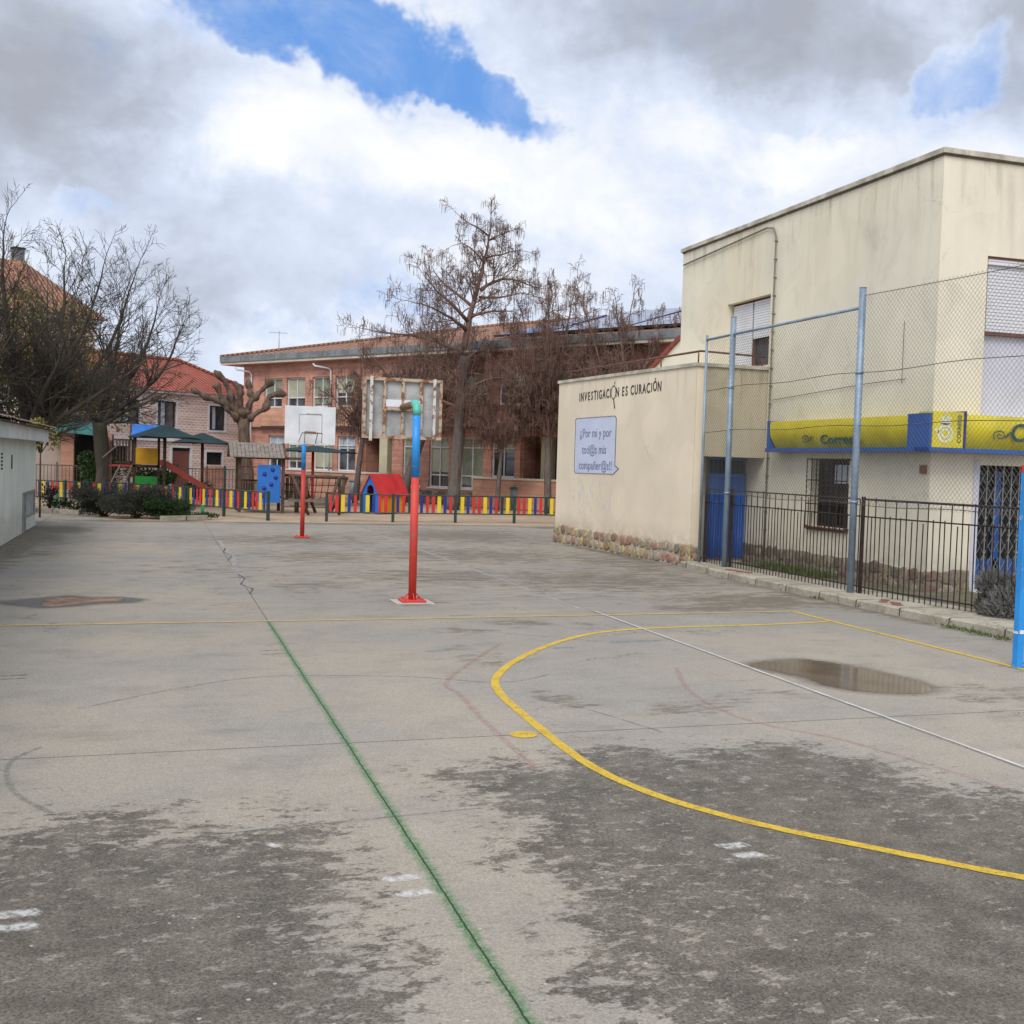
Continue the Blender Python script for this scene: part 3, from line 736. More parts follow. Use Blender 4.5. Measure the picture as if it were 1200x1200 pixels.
# stone base along both sides, stones slightly proud and irregular on top
def stonemat(name, cols):
    t = NT(name)
    a = t.n('ShaderNodeAttribute', 2, _attribute_name='tone')
    ra = t.t.nodes.new('ShaderNodeValToRGB'); t.t.links.new(a, ra.inputs[0]); el = ra.color_ramp.elements
    while len(el) < len(cols): el.new(.5)
    for i, c in enumerate(cols): el[i].position = i/len(cols); el[i].color = (*c, 1)
    col = t.vm('SCALE', ra.outputs[0], scale=t.step(t.noise(11, 7, .72), .25, .75, .55, 1.35))
    col = t.mix(t.step(t.noise(4, 5, .7), .58, .72, 0, .5), col, (.10,.095,.06))
    t.bump(t.noise(22, 6, .7), .6, .02)
    return t.fin(col, .92, spec=.2)
M['stones_l'] = stonemat('rubble_stones_pale', [(.34,.24,.13),(.26,.15,.11),(.42,.34,.22),(.22,.19,.15),(.46,.37,.19),(.34,.19,.14),(.38,.31,.24)])
M['stones_d'] = stonemat('rubble_stones_brown', [(.24,.19,.13),(.18,.13,.10),(.33,.27,.19),(.16,.14,.11),(.30,.23,.14),(.20,.13,.10)])
M['mortar_l'] = simple('pale_mortar', (.44,.39,.31), (.28,.24,.18), 5, .95, bump=.6)
M['mortar_d'] = simple('brown_mortar', (.25,.21,.16), (.14,.12,.09), 5, .95, bump=.6)
def rubble(F, x0, x1, h, pale, parent, seed=1, proud=.045, size=.17):
    # mortar backing strip with individually bulging stones bedded in it
    r = random.Random(seed); b = MB(F); n = int((x1-x0)/.12)+1; vs = []
    for i in range(n+1):
        x = x0+(x1-x0)*i/n; z = h+r.uniform(-.03,.03); p = proud*.55+r.uniform(-.006,.006)
        vs += [(x,-p,-.02),(x,-p,z-.02),(x,-p+.02,z),(x,.01,z)]
    b.add(vs, [(i*4+k,(i+1)*4+k,(i+1)*4+k+1,i*4+k+1) for i in range(n) for k in range(3)])
    base = b.build('stone_base', M['mortar_l' if pale else 'mortar_d'], parent)
    m = MB(F); tone = []; z = 0.0
    while z < h-.03:
        rh = h/max(1, round(h/(size*.85)))*1.02; x = x0+r.uniform(-.1,.02)
        while x < x1-.03:
            w = r.uniform(.5,1.45)*size; cx, cz = x+w/2, z+rh/2+r.uniform(-.035,.035); k_ = 8; a0 = r.uniform(0,1); sv_h = r.uniform(.85,1.2)
            w2 = min(w, x1-x+.02)
            rr = [1+r.uniform(-.24,.20) for _ in range(k_)]; tv = r.random(); o = proud*r.uniform(.85,1.15)
            vs = [(cx,-o,cz)]
            for sc_f, d in ((.70,o*.98),(.90,o*.86),(1.0,proud*.35)):
                for q in range(k_):
                    a = 2*PI*q/k_+a0; c_, s_ = math.cos(a), math.sin(a)
                    e = 1/max(abs(c_),abs(s_))**.5      # squarish outline
                    vs.append((min(max(cx+c_*e*w2*.47*rr[q]*sc_f, x0-.02), x1+.01), -d, max(-.015, cz+s_*e*rh*sv_h*.49*rr[q]*sc_f)))
            m.add(vs, [(0,1+q,1+(q+1)%k_) for q in range(k_)]+[(1+j*k_+q,1+(j+1)*k_+q,1+(j+1)*k_+(q+1)%k_,1+j*k_+(q+1)%k_) for j in (0,1) for q in range(k_)], True)
            tone += [tv]*len(vs); x += w
        z += rh
    o = m.build('stones', M['stones_l' if pale else 'stones_d'], base, uv=False)
    o.data.attributes.new('tone','FLOAT','POINT').data.foreach_set('value', tone)
    return base
def stonebase(F, x0, x1, h, mat, parent, seed=1, proud=.04, step=.16):
    r = random.Random(seed); m = MB(F); x = x0; vs = []; n = 0
    while x <= x1+.001:
        z = h + r.uniform(-.035,.035); p = proud+r.uniform(-.012,.012)
        vs += [(x,-p,0),(x,-p,z-.02),(x,-p+.03,z),(x,.02,z)]; n += 1; x += step
    m.add(vs, [(i*4+k,(i+1)*4+k,(i+1)*4+k+1,i*4+k+1) for i in range(n-1) for k in range(3)])
    return m.build('stone_base', mat, parent)
rubble(FX, 3.2, 9.38, .44, False, po, 2, .03, .27)
rubble(FY, -.03, .855, .44, False, po, 3, .03, .27)
rubble(FY, 2.5, 6, .44, False, po, 4, .03, .27)
# upper window with roller shutters
w = window(po, FX, *W1, .16, M['brownpipe'], mull=1, fw=.055, sill=False)
a, b, c, d = W1; mid = (a+b)/2
MB(FX).box(a+.06,mid-.03,.13,.155,c+.05,d-.05).build('roller_shutter', M['shutter'], w)
MB(FX).box(mid+.03,b-.06,.13,.155,c+.62,d-.05).build('roller_shutter', M['shutter'], w)
# lower window: bars, dark inside
w = window(po, FX, *W2, .17, M['iron'], mull=1, trans=[1.75], fw=.05, sill=False, pane=M['dark'])
MB(FX).box(W2[0]+.55,W2[1]-.06,.16,.168,1.8,2.15).build('blind', M['blind2'], w)
gr = MB(FX); a, b, c, d = W2
for k in range(9):
    x = a-.04+(b-a+.08)*k/8; gr.bar((x,-.07,c-.05),(x,-.07,d+.02),.014)
for z in (c-.03, 1.4, 1.85, d): gr.bar((a-.05,-.07,z),(b+.05,-.07,z),.02)
for x in (a-.04,b+.04):
    for z in (c,d): gr.bar((x,-.07,z),(x,.01,z),.02)
gr.build('window_bars', M['iron'], po)
MB(FX).box(W2[0]-.04,W2[1]+.04,-.05,.17,.90,.965).build('sill', simple('brick_sill', (.25,.10,.07), None, 5, .8), po)
# front upper roller shutter
sh = MB(FY).box(1.02,4.5,.07,.12,4.42,5.50).build('roller_shutter', M['shutter'], po)
MB(FY).box(1.0,4.52,.05,.139,4.36,4.415).build('shutter_bottom_bar', M['brownpipe'], sh)
MB(FY).box(.98,4.56,.03,.139,5.50,5.60).build('shutter_box', M['shutter'], sh)
MB(FY).box(.96,4.58,.02,.139,5.602,5.635).build('head_rail', M['brownpipe'], sh)
# entrance: dark doorway, blue door, scissor gate
MB(FY).box(.98,2.35,.30,.32,.1,2.25).build('doorway', M['dark'], po)
dr = MB(FY).box(1.0,1.28,.22,.26,.12,.62).box(1.5,1.62,.22,.26,.12,2.1).box(1.28,2.3,.22,.26,.12,.62).build('door', M['blue'], po)
sg = MB(FY)
for k in range(9):
    x = 1.0+1.32*k/8; sg.bar((x,.03,.12),(x,.03,2.19),.016)
for k in range(8):
    x0 = 1.0+1.32*k/8; x1 = x0+1.32/8
    for j in range(7):
        z = .16+j*.285
        sg.bar((x0,.015,z),(x1,.015,z+.285),.014,.006); sg.bar((x0,.045,z+.285),(x1,.045,z),.014,.006)
sg.build('folding_gate', M['alu'], po)
# rust spot fixture on the wall near the corner
# downpipe / cable conduit
cp = MB(); cp.tube([(11.96,24.45,6.88),(11.96,22.5,6.96),(11.96,20.6,7.04),(11.96,20.35,6.98),(11.96,20.24,6.8),(11.96,20.24,5.0),(11.96,20.24,2.5),(11.96,20.24,.1)], .018, 6)
for k in range(18): cp.box(11.94,12.0,20.215,20.265,.4+k*.37,.42+k*.37)
cp.build('conduit', simple('grey_conduit', (.20,.18,.15), None, 6, .7), po)
cb = MB(); cb.bar((11.975,16.0,3.55),(11.975,16.0,4.6),.006); cb.tube([(11.975,20.2,3.45),(11.975,17,3.6),(11.975,15.9,3.62)], .005, 4)
cb.build('cable', M['iron'], po)
MB().box(11.96,12.0,15.28,15.42,2.03,2.17).build('rusty_plate', M['rust'], po)
# weeds at the base
def blades(name, pts, h, n, mat, parent=None, seed=0, spread=.12, w=.012):
    r = random.Random(seed); m = MB()
    for (x,y,z) in pts:
        for i in range(n):
            a = r.uniform(0,2*PI); px = x+r.gauss(0,spread); py = y+r.gauss(0,spread); hh = h*r.uniform(.4,1.1); l = r.uniform(.1,.6)*hh
            dx, dy = math.cos(a), math.sin(a)
            m.add([(px-dy*w,py+dx*w,z),(px+dy*w,py-dx*w,z),(px+dx*l,py+dy*l,z+hh)], [(0,1,2)])
    return m.build(name, mat, parent, uv=False)
tag(blades('weeds', [(11.5+.2*math.sin(k*1.7), 19.4-.16*k, .09) for k in range(14)], .16, 60, M['grass'], seed=4), 'low green weeds growing between the iron fence and the stone base', 'weeds', kind='stuff')
tag(blades('weeds', [(10.02, 15.3-.12*k, .0) for k in range(3)]+[(10.03,12.2-.15*k,0) for k in range(8)]+[(10.1,17.4,0)], .05, 26, M['grass'], seed=5, spread=.05), 'tiny tufts of grass along the foot of the kerb', 'grass', kind='stuff')

# SIGN : long curved yellow fascia on the long side, blue corner, emblem panel and second fascia on the end
def curved_panel(F, x0, x1, z0, z1, out0, out1, mat, name, parent, cap=False):
    """fascia bulging towards the viewer (local -y): out0 at the bottom, out1 at the top"""
    m = MB(F); n = 10; vs = []
    for i in range(n+1):
        u = i/n; z = z0+(z1-z0)*u; o = out0+(out1-out0)*u+.07*math.sin(PI*u)
        vs += [(x0,-o,z),(x1,-o,z)]
    m.add(vs, [(2*i,2*i+1,2*i+3,2*i+2) for i in range(n)], True)
    k = [(x0,-.0,z0)]+[vs[2*i] for i in range(n+1)]+[(x0,-.0,z1)]; m.add(k, [tuple(range(len(k)))])
    k = [(x1,-.0,z0)]+[vs[2*i+1] for i in range(n+1)]+[(x1,-.0,z1)]; m.add(k, [tuple(reversed(range(len(k))))])
    m.quad((x0,-out1,z1),(x1,-out1,z1),(x1,0,z1),(x0,0,z1)); m.quad((x0,0,z0),(x1,0,z0),(x1,-out0,z0),(x0,-out0,z0))
    return m.build(name, mat, parent)
sx = 24.55
sign = thing('shop_sign', (11.9,17.8,2.4), 'long yellow fascia sign with blue trim and post office lettering on the side wall', 'sign')
curved_panel(FX, sx-19.72, sx-15.42, 2.46, 2.98, .16, .30, M['yellow'], 'panel', sign)
MB(FX).box(sx-19.85,sx-14.83,-.33,-.001,2.38,2.455).build('trim', M['signblue'], sign)
MB(FX).vprism([(sx-19.85,2.38),(sx-19.73,2.46),(sx-19.80,3.0),(sx-19.85,3.0)], -.3, -.001).build('end_cap', M['signblue'], sign)
MB(FX).box(sx-15.41,sx-14.86,-.315,-.001,2.456,3.0).build('corner_block', M['signblue'], sign)
def faceM(F, x, y, z, tilt=0.): return F @ Matrix.Translation((x,y,z)) @ Matrix.Rotation(PI/2-tilt,4,'X')
text_mesh('lettering', 'Correos', .235, faceM(FX, sx-17.35, -.293, 2.60, -.16), M['signink'], sign, .006, 1.5)
def horn(parent, F, cx, y, cz, s, mat, name='horn_emblem', tilt=-.16):
    # a curled post horn: spiral with a flared bell
    Mx = faceM(F, cx, y, cz, tilt); m = MB(Mx)
    pts = []
    for i in range(34):
        a = i/33*2*PI*1.55+.5; r = s*(.10+.9*(i/33)); pts.append((r*math.cos(a)*1.15, r*math.sin(a)*.8, 0))
    for i in range(len(pts)-1):
        a, b = Vector(pts[i]), Vector(pts[i+1]); d = (b-a).normalized(); pn = Vector((-d.y,d.x,0))*s*.09
        m.add([a-pn+Vector((0,0,.004)),b-pn+Vector((0,0,.004)),b+pn+Vector((0,0,.004)),a+pn+Vector((0,0,.004))], [(0,1,2,3)])
    m.add([(s*1.0,-s*.5,.004),(s*1.9,s*.55,.004),(s*1.65,s*.6,.004),(s*.8,-s*.1,.004)], [(0,1,2,3)])
    return m.build(name, mat, parent)
horn(sign, FX, sx-18.42, -.298, 2.615, .12, M['signink'])
sign2 = thing('shop_sign', (13.2,15.0,2.4), 'yellow fascia sign over the barred entrance at the right edge', 'sign')
curved_panel(FY, .36, 3.2, 2.46, 3.0, .24, .36, M['yellow'], 'panel', sign2)
MB(FY).box(-.33,3.4,-.375,-.001,2.385,2.456).build('trim', M['signblue'], sign2)
horn(sign2, FY, 1.0, -.40, 2.68, .12, M['signink'], tilt=-.12)
text_mesh('lettering', 'Correos', .42, faceM(FY, 1.98, -.40, 2.72, -.12), M['signink'], sign2, .008, 1.05)
sign3 = thing('emblem_sign', (12.25,15.0,2.4), 'square yellow sign panel with white crown and horn emblem beside the blue corner block', 'sign')
MB(FY).box(-.27,.32,-.36,-.001,2.457,3.03).build('panel', M['yellow'], sign3)
MB(FY).box(.325,.355,-.385,-.001,2.457,3.05).build('divider', M['s_navy'], sign3)
em = MB(faceM(FY, -.03, -.361, 2.68)); z = .004
for k in range(28):     # open ring of the horn
    a0, a1 = k/28*2*PI, (k+.9)/28*2*PI
    for rr, wd in ((.13,.022),(.065,.016)):
        em.add([((rr-wd)*math.cos(a0),(rr-wd)*math.sin(a0),z),((rr+wd)*math.cos(a0),(rr+wd)*math.sin(a0),z),((rr+wd)*math.cos(a1),(rr+wd)*math.sin(a1),z),((rr-wd)*math.cos(a1),(rr-wd)*math.sin(a1),z)], [(0,1,2,3)])
em.add([(-.2,.04,z),(-.13,.0,z),(-.12,.05,z),(-.2,.09,z)], [(0,1,2,3)])
for k in range(5):      # crown
    a = (k-2)*.45; x = .12*math.sin(a)
    em.add([(x*.7-.018,.15,z),(x*.7+.018,.15,z),(x+.016,.27-.03*abs(k-2),z),(x-.016,.27-.03*abs(k-2),z)], [(0,1,2,3)])
em.add([(-.10,.135,z),(.10,.135,z),(.09,.165,z),(-.09,.165,z)], [(0,1,2,3)]); em.add([(-.11,.25,z),(0,.285,z),(.11,.25,z),(.10,.225,z),(0,.255,z),(-.10,.225,z)], [(0,1,4,5),(1,2,3,4)])
em.add([(-.01,.28,z),(.01,.28,z),(.01,.34,z),(-.01,.34,z)], [(0,1,2,3)]); em.add([(-.03,.305,z),(.03,.305,z),(.03,.32,z),(-.03,.32,z)], [(0,1,2,3)])
em.build('crown_emblem', M['signwhite'], sign3)
text_mesh('lettering', 'CORREOS', .10, FY @ Matrix.Translation((.24,-.361,2.76)) @ Matrix.Rotation(PI/2,4,'X') @ Matrix.Rotation(PI/2,4,'Z'), M['signink'], sign3, .002)

# terrace block with the mural
tb = thing('mural_annex', (11.1,24,0), 'low flat roofed cream annex with painted mural wall on rubble stone base', 'building')
pA, pB = Vector((10.36,20.4)), Vector((9.80,26.98))
dv = (pB-pA).normalized(); ang = math.atan2(-dv.y,-dv.x)
FM = Matrix.Translation((pB.x,pB.y,0)) @ Matrix.Rotation(ang,4,'Z')      # mural wall, local x from far end towards camera, faces court
LEN = (pB-pA).length
wl = MB(FM); facade(wl, 0, LEN, 0, 4.08, [], 0)
wl.build('mural_wall', M['mural'], tb)
bd = MB(); bd.quad((9.80,26.98,0),(9.80,26.98,4.08),(16,26.98,4.08),(16,26.98,0)); bd.quad((9.80,26.98,3.9),(10.36,20.4,3.9),(12,20.4,3.9),(12,26.98,3.9))
bd.quad((11.995,24.56,0),(12,24.56,4.08),(12,26.98,4.08),(12,26.98,0))
bd.build('wall', M['cream'], tb)
# corner pier + stained overhang above the recessed porch
pf = MB(); pf.box(10.365,10.56,20.4,21.3,0,4.08); pf.build('corner_pier', M['mural'], tb)
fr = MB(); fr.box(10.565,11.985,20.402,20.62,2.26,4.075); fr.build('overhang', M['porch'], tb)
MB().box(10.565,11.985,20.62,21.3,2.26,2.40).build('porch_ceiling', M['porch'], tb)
MB().box(10.56,11.985,21.16,21.3,0,2.26).build('porch_wall', M['cream_front'], tb)
cap = MB(FM); cap.box(-.03,LEN+.04,-.035,.22,4.08,4.15); cap.build('parapet_cap', M['cap'], tb)
MB().box(10.42,11.99,20.36,20.64,4.08,4.15).build('parapet_cap', M['cap'], tb)
rubble(FM, -.04, LEN+.04, .44, True, tb, 8, .05, .25)
rubble(Matrix.Translation((0,20.398,0)), 10.33, 10.57, .43, True, tb, 9, .05, .2)
# blue door leaf pair with dark grille above
dr = MB().box(11.08,11.50,21.11,21.158,.12,1.86).box(11.515,11.97,21.11,21.158,.12,1.86).build('door', M['bluedoor'], tb)
MB().box(11.05,11.08,21.09,21.158,.12,2.25).box(11.08,11.97,21.09,21.158,2.2,2.25).box(11.08,11.97,21.1,21.158,1.87,1.92).build('frame', M['bluedoor'], dr)
MB().box(11.08,11.97,21.14,21.157,1.92,2.2).build('transom_pane', M['dark'], dr)
tg = MB()
for k in range(9): tg.bar((11.1+.105*k,21.12,1.92),(11.1+.105*k,21.12,2.2),.012)
tg.build('grille', M['blue'], dr)
# painted writing on the mural wall
def onwall(s, z, off=-.006): return FM @ Matrix.Translation((LEN-s,off,z)) @ Matrix.Rotation(PI/2,4,'X')
txt = 'INVESTIGACIÓN ES CURACIÓN'
LW_ = {' ':.085,'I':.09,'C':.165,'E':.15,'N':.175,'O':.18,'Ó':.18,'V':.165,'T':.15,'G':.175,'R':.155,'A':.165,'U':.17,'S':.15}
tot = sum(LW_[ch] for ch in txt); span = 5.42-1.37; s = 5.42
r = random.Random(3)
for i, ch in enumerate(txt):
    w_ch = LW_[ch]*span/tot; s -= w_ch
    if ch == ' ' : continue
    cxs = s+w_ch/2; zz = 3.665+.07*(5.42-cxs)/span
    if i == 11:      # this letter is drawn as a magnifying glass
        m = MB(FM)
        for k in range(24):
            a0, a1 = k/24*2*PI, (k+1)/24*2*PI
            def rp(a, q): return (LEN-cxs+q*.115*math.cos(a), -.006, zz+.02+q*.155*math.sin(a))
            m.add([rp(a0,.9),rp(a1,.9),rp(a1,1.06),rp(a0,1.06)], [(0,1,2,3)])
        m.bar((LEN-cxs+.03,-.006,zz-.14),(LEN-cxs+.10,-.006,zz-.36),.04,.004)
        m.bar((LEN-cxs+.03,-.006,zz+.2),(LEN-cxs+.07,-.006,zz+.27),.02,.004)
        m.build('magnifier_letter', M['ink'], tb)
    else:
        text_mesh('letter', ch, .30*r.uniform(.95,1.05), onwall(cxs, zz-(.0 if ch!='Ó' else -.02)) @ Matrix.Rotation(r.uniform(-.04,.04),4,'Z'), M['ink'], tb, .004, .74)
pn = MB(FM); px = lambda s_: LEN-s_
out = [(px(5.55),1.88),(px(5.48),1.81),(px(3.46),1.82),(px(3.20),1.95),(px(3.40),2.02),(px(3.40),3.11),(px(3.47),3.17),(px(5.5),3.16),(px(5.56),3.10)]
pn.add([(x,-.004,z) for x,z in out], [tuple(range(len(out)))])
bub = pn.build('speech_panel', M['panel'], tb)
ol = MB(FM)
for (a,b),(c,d) in zip(out, out[1:]+out[:1]): ol.bar((a,-.005,b),(c,-.005,d),.022,.003)
ol.build('outline', M['ink'], bub)
for k, (tx, z0, xc, sz) in enumerate((('¡¡Por mi y por', 2.78, 4.46, .30),('tod@s mis', 2.38, 4.5, .30),('compañer@s!!', 2.0, 4.42, .30))):
    text_mesh('lettering', tx, sz, onwall(xc, z0), M['panelink'], bub, .002, .98)
db = MB(FM); r = random.Random(12)
for k in range(90):
    s_ = r.uniform(3.6,5.6); z_ = r.uniform(.75,1.68); a = r.uniform(.03,.07)
    if r.random() > (z_-.3)/1.5: continue
    an = r.uniform(-.5,.5)
    pts = [(px(s_)+a*math.cos(q)*.35+math.sin(an)*a*math.sin(q), -.004-.00002*k, z_+a*math.sin(q)) for q in [j*PI/4 for j in range(8)]]
    db.add(pts, [tuple(range(8))])
db.build('paint_daubs', M['daub'], tb)
# railing on the terrace
rl = thing('terrace_railing', (10.6,23,4.1), 'brown pipe handrail running along the top of the mural annex', 'railing')
m = MB(); m.tube([(9.95,26.9,4.37),(10.50,20.52,4.40),(11.2,20.50,4.38),(11.97,20.50,4.36)], .024, 6); m.build('rail', M['brownpipe'], rl)
for x, y in ((9.97,26.6),(10.08,25.2),(10.22,23.6),(10.36,22.1),(10.49,20.6),(11.2,20.5),(11.9,20.5)):
    MB().tube([(x,y,4.14),(x,y,4.37)], .015, 6).build('post', M['brownpipe'], rl)
MB().tube([(9.98,26.7,4.24),(11.9,26.8,4.24)], .015, 6).build('rail', M['iron'], rl)
# sloped stair parapet behind
st = MB(); st.add([(12.02,24.57,4.1),(12.02,26.9,4.1),(12.02,26.9,4.2),(12.02,24.57,5.12),(12.25,24.57,4.1),(12.25,26.9,4.1),(12.25,26.9,4.2),(12.25,24.57,5.12)],
     [(0,3,2,1),(4,5,6,7),(3,7,6,2),(0,4,7,3),(1,2,6,5)])
sp_ = tag(st.build('stair_parapet', M['cream']), 'sloping cream stair parapet with red coping behind the mural annex', 'parapet')
m = MB(); m.bar((12.13,24.57,5.17),(12.13,26.9,4.24),.34,.11); m.build('coping', simple('red_coping', (.24,.05,.035), None, 5, .7), sp_)

# ------------------------------------------------------------------ MESH FENCE and IRON FENCE on the kerb
mf = thing('mesh_fence', (10.46,15,.11), 'tall chain link fence on grey steel posts along the kerb', 'fence')
FXL = 10.46
for (y, h, rr, x) in ((20.12,4.66,.028,10.42),(19.17,4.92,.055,10.48),(15.03,4.90,.055,10.46),(7.6,4.9,.055,10.62)):
    p = MB().tube([(x,y,.1),(x,y,h)], rr, 14).tube([(x,y,h),(x,y,h+.01)], rr*1.05, 14)
    if rr > .05:
        for z in (1.55,3.58): p.tube([(x,y,z-.02),(x,y,z+.02)], rr+.008, 14)
    p.build('post', M['galv'], mf)
MB().tube([(10.42,20.12,4.58),(10.48,19.17,4.60),(10.46,15.03,4.60)], .026, 8).build('top_rail', M['galv'], mf)
net = MB()
def fx(y): return 10.46 if y > 15 else 10.46+(15-y)*.022
def netpanel(y0, y1, z0, z1, pitch=.082, wd=.0021):
    L = y1-y0; H = z1-z0; n = int((L+H)/pitch)
    for s in (1,-1):
        for i in range(n):
            c = i*pitch
            a0 = max(0, c-H); b0 = min(L, c)
            if b0-a0 < .02: continue
            P = [(a0, c-a0),(b0, c-b0)]
            k = max(1, int((b0-a0)/1.2))
            pts = []
            for q in range(k+1):
                u = P[0][0]+(P[1][0]-P[0][0])*q/k; z = c-u
                yy = y0+u if s > 0 else y1-u
                wob = .02*math.sin(yy*1.7+z*1.3)
                pts.append((fx(yy)+wob, yy, z0+z))
            net.tube(pts, wd, 3, smooth=False, cap=False)
sagtop = 4.72
netpanel(15.05, 19.15, 1.50, 4.62); netpanel(19.2, 20.1, 1.50, 4.58); netpanel(7.6, 15.0, 1.50, 4.78)
net.build('wire_mesh', M['wire'], mf)
tw = MB()
for z in (1.52, 2.75, 3.58): tw.tube([(fx(y)-.01,y,z+.02*math.sin(y*2.1)) for y in [7.6+.5*k for k in range(25)]+[20.1]], .0055, 4)
tw.tube([(fx(y),y,4.78-.05*math.sin((y-7.6)/7.4*PI)) for y in [7.6+.74*k for k in range(11)]], .005, 4)
tw.build('tension_wire', M['wire'], mf)

irf = thing('iron_fence', (10.56,15,.11), 'rusty black iron picket fence standing on the kerb strip in front of the building', 'fence')
def ifx(y): return 10.56 if y > 14.5 else 10.56+(14.5-y)*.14
def rail(y0, y1, z, h, parent, nm='rail'):
    MB().tube([(ifx(y),y,z) for y in ([y0,14.5,y1] if y0 < 14.5 < y1 else [y0,y1])], h, 4, smooth=False).build(nm, M['iron'], parent)
rail(11.6, 14.95, 1.60, .017, irf); rail(15.02, 20.2, 1.60, .012, irf); rail(11.6, 20.2, 1.33, .011, irf); rail(11.6,20.2,.22,.011,irf)
tall = short = None; y = 11.75; k = 0
while y < 20.2:
    hgt = 1.60 if k % 2 else 1.33
    src = tall if k % 2 else short
    if src is None:
        o = MB().box(ifx(y)-.0062,ifx(y)+.0062,y-.0062,y+.0062,.10,hgt).build('picket', M['iron'], irf)
        o['src'] = 0; del o['src']
        if k % 2: tall = (o, y)
        else: short = (o, y)
    else:
        o = src[0].copy(); COL.objects.link(o); o.parent = irf
        o.location = (ifx(y)-ifx(src[1]), y-src[1], 0); o.rotation_euler = (rnd.uniform(-.012,.012), 0, 0)
    y += .105; k += 1
for y in (14.92, 19.1, 20.16): MB().box(ifx(y)-.025,ifx(y)+.025,y-.02,y+.02,.09,1.64 if y<20 else 2.2).build('post', M['iron'], irf)

# ------------------------------------------------------------------ BASKETBALL POSTS AND GOAL
def hoop(loc, label, facing, zr, zb, ztop, rad, matback, far):
    """facing=+1: board faces +Y"""
    x, y = loc; t = thing('basketball_hoop', (x,y,0), label, 'basketball hoop', 'basketball hoops on the court')
    pole = MB().tube([(x,y,.0),(x,y,zr)], rad, 20).build('pole', M['red'], t)
    tag(MB().tube([(x,y,zr),(x,y,zb)], rad+.001, 20).build('pole_section', M['sky_blue'], t), 'blue painted upper section')
    yb = y+facing*1.0 if not far else y+facing*.95
    r2 = rad*1.02
    el = MB().tube([(x,y,zb),(x,y,ztop-.10),(x,y+facing*.03,ztop-.04),(x,y+facing*.12,ztop),(x,y+facing*.22,ztop+.0)], r2, 18).build('bend', M['teal'] if not far else M['sky_blue'], t)
    MB().tube([(x,y+facing*.22,ztop),(x,yb-facing*.06,ztop-.02)], rad*.92, 14).build('arm', M['rust'], t)
    bx0, bx1, z0, z1 = x-.6, x+.6, 2.31, 3.21
    if far: bx0, bx1 = x-.58, x+.62
    bd = t
    B = MB(); yy = yb
    B.bevbox(bx0,bx1,min(yy,yy+facing*.025),max(yy,yy+facing*.025),z0,z1,.006)
    board = B.build('backboard', matback, t)
    fr = MB()
    ys = yy-facing*.03
    def vb(xa, xb, za, zb2, p=.0): fr.box(xa,xb,ys-p,ys+.028*1,za,zb2)
    if not far:
        e = .045
        fr = MB(); Y0, Y1 = yy-.05, yy-.001
        fr.box(bx0,bx0+e,Y0,Y1,z0,z1).box(bx1-e,bx1,Y0,Y1,z0,z1).box(bx0+e,bx1-e,Y0,Y1,z0,z0+e).box(bx0+e,bx1-e,Y0,Y1,z1-e,z1)
        fr.build('frame', M['rustframe'], board)
        fr = MB()
        for xx in (.27,.50,.735): fr.box(bx0+1.2*xx-.02,bx0+1.2*xx+.02,Y0+.006,Y1,z0+e,z1-e)
        fr.box(bx0+1.2*.27+.02,bx0+1.2*.735-.02,Y0+.002,Y1,z0+.42,z0+.47)
        fr.build('stiffener', M['rustframe'], board)
        fr = MB()
        for xx in (.10,.895): fr.bevbox(bx0+1.2*xx-.022,bx0+1.2*xx+.022,Y0-.035,Y0+.004,z0-.04 if xx<.2 else z0+.02,z1+.01,.004)
        fr.build('bracket_bar', M['whiterust'], board)
        MB().box(bx0+1.2*.27+.022,bx0+1.2*.735-.022,Y0+.01,yy-.001,z0+.475,z0+.58).build('centre_plate', M['white'], board)
    else:
        ln = MB(); f = facing; yf = yy+f*.027
        for a,b,c,d in ((-.25,.30,.70,.712),(-.25,-.238,.25,.70),(.288,.30,.25,.70)): ln.box(x+a,x+b,min(yf,yf+f*.002),max(yf,yf+f*.002),z0+c,z0+d)
        ln.box(x-.08,x+.28,min(yf,yf+f*.003),max(yf,yf+f*.003),z0+.70,z0+.73)
        ln.build('target_lines', simple('faded_line', (.30,.30,.31), None, 8, .7), board)
    # ring on the playing side
    rg = MB(); yr = yy+facing*(.025+.15+.225)
    rg.tube([(x+.02+.225*math.cos(a*PI/14), yr+.225*math.sin(a*PI/14), 2.60 if not far else 2.57) for a in range(29)], .010, 6)
    for s in (-1,1):
        rg.bar((x+.02+s*.15,yr-facing*.17,2.59),(x+.02+s*.13,yy+facing*.03,2.59 if not far else 2.34),.016)
    rg.bar((x-.11,yy+facing*.035,2.60),(x+.15,yy+facing*.035,2.60),.03)
    rg.build('ring', M['rust'], t)
    if far:
        m = MB()
        for s in (-1,1): m.bar((x+.02+s*.235,yr,2.57),(x+.02+s*.27,yy+facing*.03,2.36),.013)
        m.build('ring_brace', M['rust'], t)
    bs = MB().bevbox(x-.17,x+.17,y-.17,y+.17,.004,.035,.006)
    for sx_ in (-1,1):
        for sy in (-1,1): bs.tube([(x+sx_*.12,y+sy*.12,.03),(x+sx_*.12,y+sy*.12,.06)], .014, 6)
    if not far:
        for a in range(4):
            c_, s_ = math.cos(a*PI/2), math.sin(a*PI/2)
            bs.bar((x+c_*(rad+.075),y+s_*(rad+.075),.04),(x+c_*(rad-.005),y+s_*(rad-.005),.12), .012, .02)
    bs.build('base_plate', M['red'], t)
    if not far: MB().bevbox(x-.27,x+.27,y-.27,y+.27,-.02,.004,.002).build('footing', simple('pale_concrete_pad', (.46,.42,.37), (.36,.33,.3), 5, .9), t)
    return t
